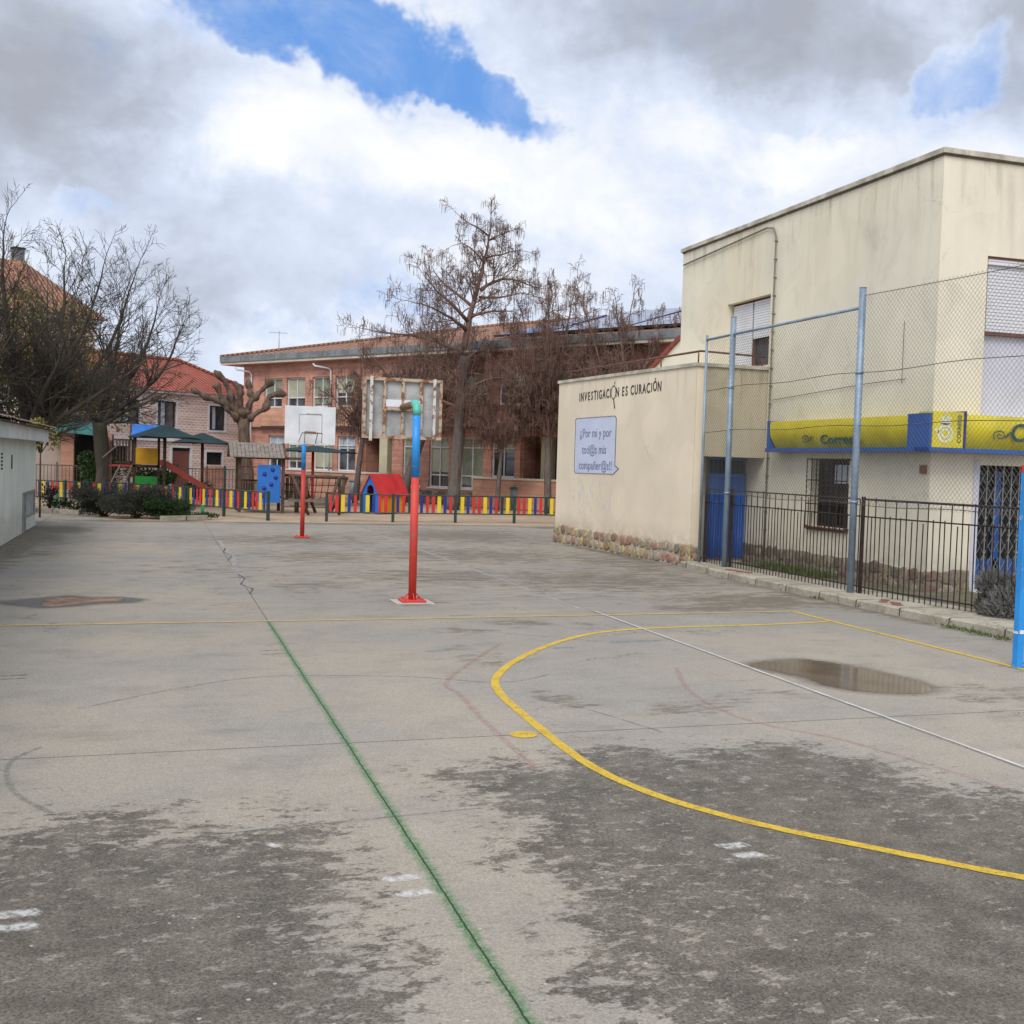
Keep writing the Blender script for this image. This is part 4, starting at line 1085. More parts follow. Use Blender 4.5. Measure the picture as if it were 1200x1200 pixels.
hoop((3.45,15.32), 'nearer basketball hoop seen from behind, rusty framed grey backboard on red and blue pole', 1, 1.76, 2.63, 2.80, .056, M['board'], False)
hoop((3.42,27.75), 'farther basketball hoop with white backboard facing the camera', -1, 1.68, 2.45, 2.72, .054, M['boardwhite'], True)

gl = thing('handball_goal', (8.70,7.95,0), 'light blue handball goal with red top corner at the right edge of the court', 'goal')
def sq(x0,x1,y0,y1,z0,z1,nm,mat): return MB().bevbox(x0,x1,y0,y1,z0,z1,.004).build(nm, mat, gl)
sq(8.66,8.74,9.44,9.52,0,2.06,'post',M['sky_blue']); sq(8.66,8.74,6.36,6.44,0,2.06,'post',M['sky_blue'])
sq(8.66,8.74,9.08,9.52,2.062,2.142,'crossbar_end',M['red']); sq(8.66,8.74,6.36,9.078,2.062,2.142,'crossbar',M['red'])
m = MB()
for yy in (9.48,6.40):
    m.tube([(8.74,yy,2.10),(9.1,yy,2.05),(9.5,yy,1.4),(9.66,yy,.03)], .018, 8); m.tube([(8.72,yy,.05),(9.66,yy,.03)], .018, 8)
m.tube([(9.66,6.4,.03),(9.66,9.48,.03)], .018, 8)
m.build('back_frame', M['sky_blue'], gl)
MB().box(8.655,8.662,9.45,9.51,.36,.385).box(8.67,8.73,9.433,9.441,.36,.40).build('tape', M['white'], gl)

# ------------------------------------------------------------------ WHITE OUTBUILDING (left)
wh = thing('white_outbuilding', (-5.5,22,0), 'low pale whitewashed outbuilding with tiled roof at the left edge', 'building')
FL = Matrix.Translation((-3.05,0,0)) @ Matrix.Rotation(PI/2,4,'Z')   # local x = Y, faces +X (local -y)
wl = MB(FL); facade(wl, 2, 31.4, 0, 2.22, [(28.42,31.12,0,.96)], 0, .05)
wl.M = None; wl.quad((-3.05,31.4,0),(-9,31.4,0),(-9,31.4,2.22),(-3.05,31.4,2.22)); wl.quad((-9,2,0),(-3.05,2,0),(-3.05,2,2.22),(-9,2,2.22))
wl.quad((-9,31.4,0),(-9,2,0),(-9,2,2.22),(-9,31.4,2.22))
wl.build('wall', M['whitewash'], wh)
MB().box(-9.2,-2.78,1.8,31.72,2.20,2.50).build('fascia', simple('pale_grey_fascia', (.50,.53,.52), (.40,.42,.40), 1.4, .8), wh)
rf = MB(); vs = []; NP = 330
for j, (xx, zz) in enumerate(((-2.62,2.545),(-3.6,2.72),(-6.,3.05),(-9.3,2.6))):
    for i in range(NP+1):
        y = 1.7+30.15*i/NP; vs.append((xx, y, zz+.05*abs(math.sin(y*PI/.22)) + (.02*mnoise.noise(Vector((y*.7,xx,0))))))
rf.add(vs, [(j*(NP+1)+i, j*(NP+1)+i+1, (j+1)*(NP+1)+i+1, (j+1)*(NP+1)+i) for j in range(3) for i in range(NP)])
rf.add([(-2.64,1.7,2.505),(-2.64,31.85,2.505),(-9.3,31.85,2.505),(-9.3,1.7,2.505)], [(0,1,2,3)])
rf.build('roof', M['tile_old'], wh)
m = MB()
for y0 in (24.75,): 
    for k in range(5): m.box(-3.056,-3.04,y0-.12,y0+.12,1.56+k*.075,1.60+k*.075)
m.build('vent_grille', M['iron'], wh)
MB().box(-3.052,-3.03,26.3,26.36,1.55,1.86).build('wall_bracket', M['iron'], wh)
MB().box(-3.056,-3.03,24.2,24.36,.20,.52).build('vent_cover', simple('grey_vent', (.16,.16,.15), None, 6, .8), wh)
mc = MB(FL); mc.box(28.42,31.12,.02,.045,0,.96)
cab = mc.build('cabinet', M['metalbox'], wh)
m = MB(FL)
for a,b,c,d in ((28.42,28.50,0,.96),(29.0,29.06,0,.94),(28.5,31.12,.90,.96),(31.05,31.12,.3,.9),(29.06,31.05,.33,.37)): m.box(a,b,-.02,.02,c,d)
m.build('frame', M['alu'], cab)
MB(FL).box(29.1,31.05,-.012,.018,.02,.32).build('lower_panel', M['whitewash'], cab)
# a little debris at the wall foot
lv = MB(); r = random.Random(2)
for k in range(70):
    y = r.uniform(18,31); x = -3.0+abs(r.gauss(0,.22)); s_ = r.uniform(.02,.05); a = r.uniform(0,PI)
    lv.add([(x+s_*math.cos(a+q),y+s_*math.sin(a+q)*.6,.018+r.uniform(0,.01)) for q in (0,1.8,3.4,5)], [(0,1,2,3)])
tag(lv.build('fallen_leaves', simple('dead_leaves', (.07,.05,.03), None, 8, .9)), 'dry leaves scattered along the foot of the outbuilding wall', 'leaves', kind='stuff')

# ------------------------------------------------------------------ SCHOOL
F = Matrix.Translation((8.89,56.4,0)) @ Matrix.Rotation(R(-56.63),4,'Z')
sc_ = tag(empty('school_building', (8.89,56.4,0), R(-56.63)), 'long two storey red brick school with tiled roof and grey fascia', 'building')
UP = [(-6.04,-4.57),(-4.2,-2.71),(-2.16,-.73),(-.40,1.04),(3.0,4.4),(4.9,6.3),(8.1,9.7),(10.4,11.9),(13.2,14.7),(15.3,16.8),(18.,19.5),(20.2,21.7),(23.,24.5)]
GRD = [(-5.9,-4.6,1.35),(-4.3,-3.0,1.35),(-2.25,-.75,1.35),(-.4,.95,1.35),(4.28,5.49,.76),(6.03,7.3,.76),(7.98,9.4,.76),(9.89,11.23,1.35),(14.6,16.,1.35),(16.6,18.,1.35),(19,20.4,1.35)]
uops = [(a,b,4.6,6.15) for a,b in UP]
DR = [(-3.0+4.5,3.45,1.0,3.1),(11.5,13.5,1.0,3.1)]
gops = [(a,b,c,3.12) for a,b,c in GRD]+[(1.45,3.55,1.32,3.2),(11.55,13.6,1.32,3.2)]
wl = MB(F); facade(wl, -7.83, 26, 3.55, 6.95, uops, -.22, .2); wl.quad((-7.83,-.22,3.55),(26,-.22,3.55),(26,0,3.55),(-7.83,0,3.55))
wl.quad((-7.83,20,0),(-7.83,20,6.95),(-7.83,-.22,6.95),(-7.83,-.22,0)); wl.quad((26,-.22,0),(26,-.22,6.95),(26,20,6.95),(26,20,0)); wl.quad((26,20,0),(26,20,6.95),(-7.83,20,6.95),(-7.83,20,0))
wl.build('upper_wall', M['brick'], sc_)
wl = MB(F); facade(wl, -7.83, 26, .55, 3.55, gops, 0, .2); wl.build('lower_wall', M['brick'], sc_)
MB(F).box(-7.86,26.03,-.06,.0,0,.60).build('plinth', M['stone_d'], sc_)
for a,b in ((-6.04,-2.71),(-2.16,1.04),(8.1,11.9)): MB(F).box(a-.15,b+.15,-.235,-.221,3.62,4.53).build('spandrel', M['brick2'], sc_)
MB(F).box(-6.3,26,-.25,-.22,3.5,3.62).build('overhang_shadow_line', simple('overhang_shadow_dark', (.07,.04,.035), None, 3, .9), sc_)  # dark strip standing in for the shadow line below the projecting storey
r = random.Random(5)
for k,(a,b) in enumerate(UP):
    window(sc_, F, a, b, 4.6, 6.15, -.12, M['winframe'], mull=1, trans=[5.1], fw=.07, blind=[.62,.7,.95,.5][k%4] if k%3 else .55, bmat=M['blind'] if k%2 else M['curtain'], sill=False)
for k,(a,b,c) in enumerate(GRD):
    window(sc_, F, a, b, c, 3.12, .10, M['winframe'], mull=1, trans=[2.65] if c>1 else [2.65,1.35], fw=.07, blind=[.9,.8,.95,.35][k%4] if k%5 else .7, bmat=[M['blind2'],M['curtain'],M['blind']][k%3] if k<4 else [M['curtain'],M['blind']][k%2], sill=True)
for a,b in ((1.45,3.55),(11.55,13.6)):
    MB(F).box(a,b,1.1,1.15,1.0,3.2).build('porch_back', M['redbrown'], sc_)
    MB(F).box(a,a+.02,.2,1.1,1.0,3.2).build('porch_side', M['brick'], sc_)
    MB(F).box(b-.9,b-.35,.02,.35,1.0,3.25).build('column', M['column'], sc_)
    MB(F).box(a+.5,a+.56,1.02,1.09,1.3,3.2).build('door_post', M['winframe'], sc_)
for a,b in ((-1.6,4.2),(9.6,14.3)):
    lw = MB(F).box(a,b,-.9,-.7,0,1.27).build('low_wall', M['salmon'], sc_)
    MB(F).box(a-.05,b+.05,-.95,-.65,1.272,1.36).build('coping', M['soffit'], lw)
for lx in (-7.07,-.66):
    MB(F).tube([(lx-.9,-.72,6.78),(lx-.8,-.68,6.66),(lx-.1,-.36,6.55),(lx,-.30,6.4),(lx,-.30,.3)], .05, 8).build('downpipe', M['winframe'], sc_)
# roof
hx, hy, tz = -9.15, -.85, .22; x1 = 27; yb_ = 21
ef = 7.05
def rz(t): return ef+.30+t*tz
rf = MB(F); t_ = 10.9
rf.add([(hx,hy,rz(0)),(x1,hy,rz(0)),(x1,hy+t_,rz(t_)),(hx+t_,hy+t_,rz(t_)),(hx,hy+2*t_,rz(0)),(x1,hy+2*t_,rz(0))], [(0,1,2,3),(0,3,4),(3,2,5,4)])
rf.build('roof', M['tile'], sc_)
fa = MB(F); k = hx
while k < x1-.2:
    fa.box(k+.01,min(k+.93,x1),hy-.03,hy+.03,ef+.02,ef+.33); k += .94
fa.box(hx-.03,hx+.03,hy,hy+20,ef+.02,ef+.33)
fa.build('fascia', M['fascia'], sc_)
MB(F).box(hx+.02,x1,hy+.03,.0,ef-.12,ef+.018).box(hx+.05,-7.84,.0,20,ef-.12,ef+.018).build('soffit', M['soffit'], sc_)
# ridge tiles
rd = MB(F); rd.tube([(hx,hy,rz(0)+.03),(hx+t_,hy+t_,rz(t_)+.03),(x1,hy+t_,rz(t_)+.03)], .11, 8); rd.build('ridge_tiles', M['tile'], sc_)
# solar panels
for k,(a,b,y0,y1) in enumerate(((9.6,12.5,.3,5.0),(12.7,16.5,.3,6.2),(16.7,20.6,.3,7.2),(20.8,25,.3,7.5))):
    up = .22
    sp = MB(F); sp.add([(a,y0,rz(y0-hy)+up-.05),(b,y0,rz(y0-hy)+up-.05),(b,y1,rz(y1-hy)+up+.25),(a+(1.8 if k==0 else 0),y1,rz(y1-hy)+up+.25),
        (a,y0,rz(y0-hy)+up-.12),(b,y0,rz(y0-hy)+up-.12),(b,y1,rz(y1-hy)+up+.18),(a+(1.8 if k==0 else 0),y1,rz(y1-hy)+up+.18)], [(0,1,2,3),(7,6,5,4),(0,4,5,1),(1,5,6,2),(3,2,6,7),(0,3,7,4)])
    p_ = tag(sp.build('solar_panel_array', M['solar']), ['leftmost solar panel array with a slanted left end on the school roof','second solar panel array from the left on the school roof','third solar panel array from the left on the school roof','rightmost solar panel array on the school roof next to the cream building'][k], 'solar panels', 'solar panel arrays on the school roof')
    MB(F).box(a,b,y0-.04,y0-.005,rz(y0-hy)+up-.14,rz(y0-hy)+up-.04).build('frame', M['dark'], p_)
an = thing('tv_antenna', tuple(F @ Vector((-6.9,1.4,rz(2.2)))), 'small television antenna on the left end of the school roof', 'antenna')
q = Vector(an.location)
m = MB(); m.tube([q,q+Vector((0,0,1.1))], .02, 5); m.bar(q+Vector((-.55,.1,1.0)),q+Vector((.45,-.1,1.0)),.02)
for k in range(5): m.bar(q+Vector((-.5+.2*k,-.2,1.0)),q+Vector((-.46+.2*k,.25,1.0)),.015)
m.build('mast', M['alu'], an)

# ------------------------------------------------------------------ PINK BRICK HOUSE
F = Matrix.Translation((4.84,64.96,0)) @ Matrix.Rotation(R(33.4),4,'Z')
hs = tag(empty('brick_house', (4.84,64.96,0), R(33.4)), 'pale pink brick house with red tiled roof and white trimmed windows', 'house')
UW = [(-8.1,-6.98,3.45,4.72),(-5.91,-4.78,3.38,4.74),(-2.65,-1.6,3.33,4.68)]
GW = [(-4.98,-3.85,0,2.32),(-2.8,-1.75,1.42,2.12),(-8.5,-7.6,1.2,2.3)]
wl = MB(F); facade(wl, -13, .5, 0, 5.15, UW+GW, 0, .2); wl.quad((-13,0,0),(-13,8,0),(-13,8,5.15),(-13,0,5.15)); wl.quad((.5,0,0),(.5,0,5.15),(.5,8,5.15),(.5,8,0))
wl.build('wall', M['pink_brick'], hs)
for k,o in enumerate(UW):
    w_ = window(hs, F, *o, .1, M['iron'], mull=1, fw=.05, sill=False)
    a,b,c,d = o
    MB(F).box(a-.1,a,-.03,.05,c-.1,d+.1).box(b,b+.1,-.03,.05,c-.1,d+.1).box(a,b,-.03,.05,d,d+.1).box(a,b,-.03,.05,c-.1,c).build('surround', M['winframe'], w_)
    MB(F).box(a+.3,a+.55,.155,.16,c+.06,d-.06).build('curtain', M['blind2'], w_)
a,b,c,d = GW[0]
dr = MB(F).box(a,b,.08,.12,c,d-.2).build('door', M['brownshutter'], hs); MB(F).box(a-.14,a,-.03,.05,0,d+.1).box(b,b+.14,-.03,.05,0,d+.1).box(a,b,-.03,.05,d-.02,d+.1).build('surround', M['winframe'], dr)
MB(F).box(a,b,.09,.13,d-.2,d).build('transom_pane', M['dark'], dr)
for o in GW[1:]:
    a,b,c,d = o
    w_ = window(hs, F, *o, .1, M['iron'], mull=0, fw=.04, sill=False, pane=M['dark'])
    MB(F).box(a-.1,a,-.03,.05,c-.1,d+.1).box(b,b+.1,-.03,.05,c-.1,d+.1).box(a,b,-.03,.05,d,d+.1).build('surround', M['winframe'], w_)
MB(F).box(-3.0,-1.5,-.03,-.002,0,1.3).build('brick_infill', M['brick'], hs)
MB(F).box(-9.5,.4,-.10,-.001,2.62,2.74).build('string_course', M['winframe'], hs)
MB(F).box(-13.2,.5,-.30,-.001,5.15,5.27).build('gutter', M['winframe'], hs)
rf = MB(F); rf.add([(-13.3,-.4,5.28),(.9,-.4,5.28),(.9,.2,5.5),(-1.8,4.3,7.35),(-13.3,4.3,7.35),(-13.3,9,5.28),(.9,9,5.28)], [(0,1,2,3,4),(4,3,6,5),(2,6,3)])
rf.build('roof', M['tile_red'], hs)
rd = MB(F); rd.tube([(-13.3,4.3,7.4),(-1.8,4.3,7.4),(.9,.2,5.55)], .12, 6); rd.build('ridge_tiles', M['tile_red'], hs)

# BIG HOUSE far left
F = Matrix.Translation((-4.0,76,0)) @ Matrix.Rotation(R(33.4),4,'Z')
bh = tag(empty('apartment_house', (-4.0,76,0), R(33.4)), 'tall pink brick house with brown tiled hip roof and chimney behind the bare trees', 'house')
ops = [(-x-1.3,-x,z,z+1.6) for x in (2.2,5.4,8.6,11.8,15,18.2) for z in (1.2,4.3,7.4)]
wl = MB(F); facade(wl, -24, 0, 0, 10.1, ops, 0, .2); wl.quad((0,0,0),(0,0,10.1),(0,6.6,10.1),(0,6.6,0)); wl.build('wall', M['pink_brick'], bh)
for o in ops: window(bh, F, *o, .1, M['winframe'], mull=1, fw=.08, sill=True, blind=.4)
MB(F).box(-24.3,.35,-.35,-.001,10.1,10.32).box(.001,.35,0,6.6,10.1,10.32).build('cornice', M['winframe'], bh)
rf = MB(F); hz = 13.8
rf.add([(-24.5,-.6,10.33),(.6,-.6,10.33),(-3.0,3.2,hz),(-24.5,3.2,hz),(.6,7.2,10.33),(-24.5,7.2,10.33)], [(0,1,2,3),(1,4,2),(2,4,5,3)])
rf.build('roof', M['tile'], bh)
ch = MB(F); ch.box(-4.5,-3.7,1.6,2.2,11.6,13.6).build('chimney', M['brick2'], bh)
m = MB(F).box(-4.4,-3.8,1.65,2.15,13.6,14.3).build('chimney_pot', M['bin'], bh)
MB(F).box(-4.45,-3.75,1.6,2.2,14.3,14.4).build('chimney_cap', M['dark'], bh)

# kiosk with teal roof and garden wall, left
kx, ky = -3.35, 50.
ks = thing('garden_pavilion', (kx,ky+1,0), 'small brick pavilion with teal hipped canopy at the left of the playground', 'pavilion')
MB().box(kx-.55,kx-.05,ky,ky+.5,.35,2.75).build('pillar', M['salmon'], ks)
MB().box(kx+1.0,kx+1.45,ky,ky+.5,.35,2.75).build('pillar', M['salmon'], ks)
MB().box(kx-.55,kx+1.45,ky+2.,ky+2.2,.2,2.75).build('back_wall', M['dark'], ks)
MB().box(kx-.55,kx+1.45,ky+.002,ky+.49,0,.35).build('plinth', M['lilac'], ks)
rf = MB(); rf.add([(kx-1.1,ky-.4,2.78),(kx+1.3,ky-.4,2.6),(kx+1.3,ky+2.6,2.78),(kx-1.1,ky+2.6,2.78),(kx+.2,ky+1.1,3.35)], [(0,1,4),(1,2,4),(2,3,4),(3,0,4),(3,2,1,0)]); rf.build('canopy', M['tealtarp'], ks)
gw = tag(MB().box(-9.5,-3.95,50.6,50.8,0,2.35).build('garden_wall', simple('pale_pink_render', (.42,.33,.27), (.34,.27,.22), .6, .9)), 'tall pale pink rendered garden wall beside the pavilion', 'wall')
MB().box(-9.5,-5.6,50.5,50.598,0,2.3).build('brick_panel', M['salmon'], gw)

# street railing behind the playground
rl = thing('street_railing', (-1,49.5,0), 'thin grey metal railing between playground and street', 'railing')
m = MB(); x = -8.
while x < 3.6: m.bar((x,49.5,.1),(x,49.5,1.38),.022); x += .14
m.build('bars', M['wire'], rl)
for z in (.2,1.36): MB().bar((-8,49.5,z),(3.6,49.5,z),.04).build('rail', M['wire'], rl)
for x in (-6,-4,-2,0,2,3.6): MB().box(x-.03,x+.03,49.47,49.53,0,1.5).build('post', M['wire'], rl)
gp = tag(MB().box(2.46,2.54,45.2,45.3,0,1.55).build('green_post', M['fencegreen']), 'slim green steel post left of the plank roofed playhouse', 'post')

# ------------------------------------------------------------------ PLAYGROUND
# coloured slat fences
SL = ['s_yellow','s_navy','s_red','s_dark']
def slatfence(name_label, path, posts, start=0, H=.88):
    t = thing('slat_fence', (path[0][0],path[0][1],0), name_label, 'fence', 'coloured playground fences')
    segs = list(zip(path, path[1:])); 
    for z in (H-.02,.27): MB().tube([(x,y,z) for x,y in path], .024, 6).build('rail', M['fencegreen'], t)
    tot = sum(math.hypot(c-a,d-b) for (a,b),(c,d) in segs)
    def at(s):
        for (a,b),(c,d) in segs:
            L = math.hypot(c-a,d-b)
            if s <= L: return (a+(c-a)*s/L, b+(d-b)*s/L, math.atan2(d-b,c-a))
            s -= L
        return (c, d, math.atan2(d-b,c-a))
    for s in posts:
        x,y,a = at(s*tot); m = MB(Matrix.Translation((x,y,0)) @ Matrix.Rotation(a,4,'Z')); m.box(-.04,.04,-.04,.04,-.05,H+.02); m.build('post', M['fencegreen'], t)
    s = .12; k = start
    while s < tot-.1:
        if all(abs(s-p*tot) > .07 for p in posts):
            x,y,a = at(s); nm = SL[k%4]; w = .062 if nm == 's_yellow' else .048
            if nm == 's_dark' and k % 8 == 3: nm = 's_red'; w = .055
            m = MB(Matrix.Translation((x,y,0)) @ Matrix.Rotation(a,4,'Z')); m.bevbox(-w,w,-.012,.012,.29,H-.045,.005); m.build('slat', M[nm], t)
        k += 1; s += .2
    return t
slatfence('long coloured slat fence between the wooden bridge and the mural wall', [(5.12,35.4),(13.6,35.75)], [0,.255,.505,.75,1.0], 2)
slatfence('short coloured slat fence section in front of the plank roofed playhouse', [(1.0,39.4),(2.04,37.6),(3.3,35.5)], [0,.47,1.0], 0)
slatfence('coloured slat fence section on the left partly hidden by the rosemary bushes', [(-5.2,44.8),(-2.58,42.8),(-.9,42.0),(.95,39.45)], [0,.3,.42,.62,.8,.99], 1)
for x, y, h, lb in ((1.33,35.9,.42,'short green painted stub post at the end of the stone edging'),(-3.35,41.6,.55,'green painted stub post left of the rosemary bushes')):
    b = MB().bevbox(x-.05,x+.05,y-.05,y+.05,-.03,h,.01); tag(b.build('stub_post', M['stubgreen']), lb, 'post')
# low edging stones in front of the bushes
for pts, lb in (([(-4.2,38.8),(-3.74,38.3),(-2.3,37.1)],'low pale stone edging left of the bushes'),([(.1,34.35),(1.42,35.3)],'low pale stone edging right of the bushes')):
    m = MB()
    for (a,b),(c,d) in zip(pts,pts[1:]): m.bar((a,b,.06),(c,d,.06),.14,.14)
    tag(m.build('edging', M['kerb']), lb, 'edging')

# play tower with slide
tw_ = thing('play_tower', (-.4,44.6,0), 'timber play tower with blue tarpaulin roof, yellow and green panels and red slide', 'play tower')
for x in (-.87,0.0):
    for y in (44.,45.2): MB().bar((x,y,0),(x,y,2.62 if y<44.5 else 2.6),.10).build('post', M['wood'], tw_)
MB().box(-.92,.05,43.95,45.25,1.44,1.52).build('platform', M['wood'], tw_)
MB().bevbox(-.82,-.03,43.9,43.94,1.55,2.16,.01).build('panel', M['pyellow'], tw_)
MB().bevbox(-.84,-.03,43.9,43.94,.66,1.10,.01).build('panel', M['pgreen'], tw_)
rf = MB(); rf.add([(-1.0,43.8,2.55),(-1.0,45.4,2.55),(.15,45.4,2.55),(.15,43.8,2.55),(-.95,44.6,3.05),(.1,44.6,3.05)], [(0,3,5,4),(1,4,5,2),(3,2,5),(0,4,1)])
rf.build('roof', M['tarp'], tw_)
m = MB(); m.bar((-1.02,43.78,2.5),(-1.02,44.6,3.06),.06); m.bar((-1.02,45.4,2.5),(-1.02,44.6,3.06),.06); m.bar((.16,43.78,2.5),(.16,44.6,3.04),.05); m.build('gable_board', M['wood'], tw_)
m = MB()
for k in range(6): m.bar((-1.5+.11*k,44.1,1.62),(-1.5+.11*k,44.1,2.45),.05)
m.bar((-1.6,44.1,1.6),(-.9,44.1,1.6),.07); m.bar((-1.6,44.1,2.45),(-.9,44.1,2.45),.06)
m.build('balustrade', M['wood'], tw_)
MB().box(-1.75,-.9,43.95,45.1,1.44,1.5).build('side_deck', M['pred'], tw_)
for x in (-1.7,-1.05): MB().bar((x,44.,0),(x,44.,2.4),.09).build('post', M['wood'], tw_)
ld = MB(); ld.bar((-1.7,43.3,.75),(-1.35,43.8,1.5),.05); ld.bar((-1.25,43.3,.55),(-.95,43.8,1.5),.05)
for k in range(5): u=(k+.5)/5; ld.bar((-1.7+.35*u,43.3+.5*u,.68+.78*u),(-1.25+.3*u,43.3+.5*u,.60+.85*u),.08,.03)
ld.build('ladder', M['woodlight'], tw_)
MB().bar((-2.0,43.9,1.75),(-1.35,43.9,2.35),.05).build('handrail', M['woodlight'], tw_)
sd = MB(); prof = [(.05,1.55),(.25,1.52),(1.0,1.05),(1.7,.62),(2.1,.38),(2.45,.30)]
for y in (43.9,44.45):
    for (a,b),(c,d) in zip(prof,prof[1:]): sd.bar((a,y,b+.09),(c,y,d+.09),.04,.22)
for (a,b),(c,d) in zip(prof,prof[1:]): sd.bar((a,44.17,b),(c,44.17,d),.5,.03)
sd.build('slide', M['slide'], tw_)
MB().bar((2.3,44.2,0),(2.3,44.2,.3),.08).build('post', M['wood'], tw_)

def parasol(loc, rad, zt, zb, ph, label, seg=8, sx=1., polemat='wood'):
    x, y = loc; t = thing('parasol', (x,y,0), label, 'parasol', 'dark green shade parasols in the playground')
    MB().tube([(x,y,0),(x,y,zt-.05)], .06, 8).build('pole', M[polemat], t)
    vs = [(x,y,zt)]; fs = []; rings = [(.12,zt-.04),(.45,zt-(zt-zb)*.45),(.8,zt-(zt-zb)*.8),(1.,zb)]
    for rr, z in rings:
        for k in range(seg*2):
            a = ph+k*PI/seg; q = rad*rr*(1 if k%2==0 else .90); vs.append((x+sx*q*math.cos(a), y+q*math.sin(a), z+(0 if k%2==0 else .035*rr)))
    n = seg*2
    fs += [(0,1+k,1+(k+1)%n) for k in range(n)]
    for j in range(len(rings)-1): fs += [(1+j*n+k,1+(j+1)*n+k,1+(j+1)*n+(k+1)%n,1+j*n+(k+1)%n) for k in range(n)]
    m = MB(); m.add(vs, fs); c = m.build('canopy', M['canopy'], t)
    rb = MB()
    for k in range(seg):
        a = ph+k*2*PI/seg; rb.bar((x,y,zb+.02),(x+sx*rad*.95*math.cos(a),y+rad*.95*math.sin(a),zb-.01),.03)
    rb.build('ribs', M['wood'], t)
parasol((.21,43.), 1.35, 3.05, 2.55, .1, 'dark green parasol just right of the yellow play tower panel', 4)
parasol((1.66,46.), 1.30, 2.85, 2.42, .3, 'lower dark green parasol above the end of the red slide', 4)
parasol((6.15,46.8), 2.05, 2.50, 2.22, .2, 'wide flat dark green parasol seen under the white backboard', 4, polemat='pred')

# plank roofed playhouse with climbing wall
ph = thing('playhouse', (3.4,40.6,0), 'timber playhouse with grey plank roof and blue climbing wall', 'playhouse')
for x,y in ((2.72,40.),(2.72,41.4),(4.22,40.),(4.22,41.4)): MB().bar((x,y,0),(x,y,2.02),.11).build('post', M['wood'], ph)
rf = MB(); nP = 14
for k in range(nP):
    xa = 2.36+1.9*k/nP; xb = 2.36+1.9*(k+1)/nP-.012
    sk = .0
    for (y0,z0,y1,z1) in ((39.72,1.96,40.7,2.46),(41.68,1.96,40.7,2.46)):
        rf.add([(xa,y0,z0),(xb,y0,z0),(xb,y1,z1),(xa,y1,z1),(xa,y0,z0-.03),(xb,y0,z0-.03),(xb,y1,z1-.03),(xa,y1,z1-.03)], [(0,1,2,3),(7,6,5,4),(0,4,5,1),(1,5,6,2),(3,2,6,7),(0,3,7,4)])
rf.build('roof', M['woodroof'], ph)
m = MB(); m.bar((4.28,39.7,1.93),(4.28,40.7,2.45),.08); m.bar((4.28,41.7,1.93),(4.28,40.7,2.45),.08); m.bar((2.6,39.98,1.93),(4.9,39.98,1.93),.09); m.bar((2.6,41.4,1.93),(4.9,41.4,1.93),.09); m.build('beam', M['wood'], ph)
MB().add([(4.25,39.8,1.97),(4.25,41.6,1.97),(4.25,40.7,2.40)], [(0,1,2)]).build('gable', M['wood'], ph)
cw = MB().bevbox(3.32,4.12,39.90,39.95,.35,1.68,.012).build('climbing_wall', M['pblue'], ph)
for x,z in ((3.84,1.52),(3.56,1.36),(3.80,1.0),(3.56,.86),(3.95,1.25),(3.5,.6)):
    m = MB(Matrix.Translation((x,39.88,z))); m.tube([(0,0.02,0),(0,-.03,0)], [.075,.05], 10); m.build('climbing_hold', M['s_navy'], cw)
m = MB()
for z in (.75,1.05,1.35,1.6): m.bar((2.72,40.,z),(3.3,40.,z),.035)
m.build('rung', M['wood'], ph)
m = MB()
for k in range(6): m.bar((2.8+.09*k,41.4,.6),(2.8+.09*k,41.4,1.1),.05)
m.bar((2.72,41.4,1.1),(4.2,41.4,1.1),.06); m.bar((2.72,41.4,.6),(4.2,41.4,.6),.06)
m.box(2.75,4.2,40.0,41.4,.52,.58); m.build('floor_deck', M['wood'], ph)

br = thing('climbing_bridge', (5.3,39.6,0), 'brown log climbing bridge with slanted posts and ropes beside the gap in the fence', 'climbing frame')
for y in (39.,40.3): MB().tube([(4.3,y,1.33),(6.35,y,1.30)], .05, 8).build('top_rail', M['wood'], br)
for a,b in (((4.42,38.9,1.34),(4.95,38.5,.02)),((4.9,40.3,1.3),(5.45,40.5,0)),((6.05,38.95,1.32),(5.55,38.5,.02)),((6.55,40.3,1.3),(6.0,40.3,.05))): MB().tube([a,b], .055, 8).build('leg', M['wood'], br)
for x,y in ((4.75,40.3),(5.1,40.3),(6.08,39.0),(6.4,40.2)): MB().tube([(x,y,0),(x,y,1.34 if x<6.3 else 1.4)], .055 if x>4.8 else .08, 8).build('post', M['wood'], br)
MB().bar((4.3,39.,.48),(6.1,39.,.48),.08).build('lower_beam', M['woodlight'], br); MB().bar((4.3,40.3,.48),(6.3,40.3,.48),.08).build('lower_beam', M['woodlight'], br)
rp = MB()
for k in range(8): rp.tube([(4.4+.22*k,39.,1.3),(4.4+.22*k,39.6,.55),(4.4+.22*k,40.3,.5)], .012, 4)
for z in (.2,.75,1.0): rp.tube([(4.3,40.3,z),(6.3,40.3,z)], .014, 4); 
for z in (.3,.62,.95): rp.tube([(4.35,38.95,z),(5.,38.95,z-.02)], .012, 4)
rp.build('ropes', M['iron'], br)
pl = MB()
for k in range(5): pl.box(4.35+.15*k,4.47+.15*k,40.33,40.37,.5,1.25)
pl.build('plank_side', M['wood'], br)

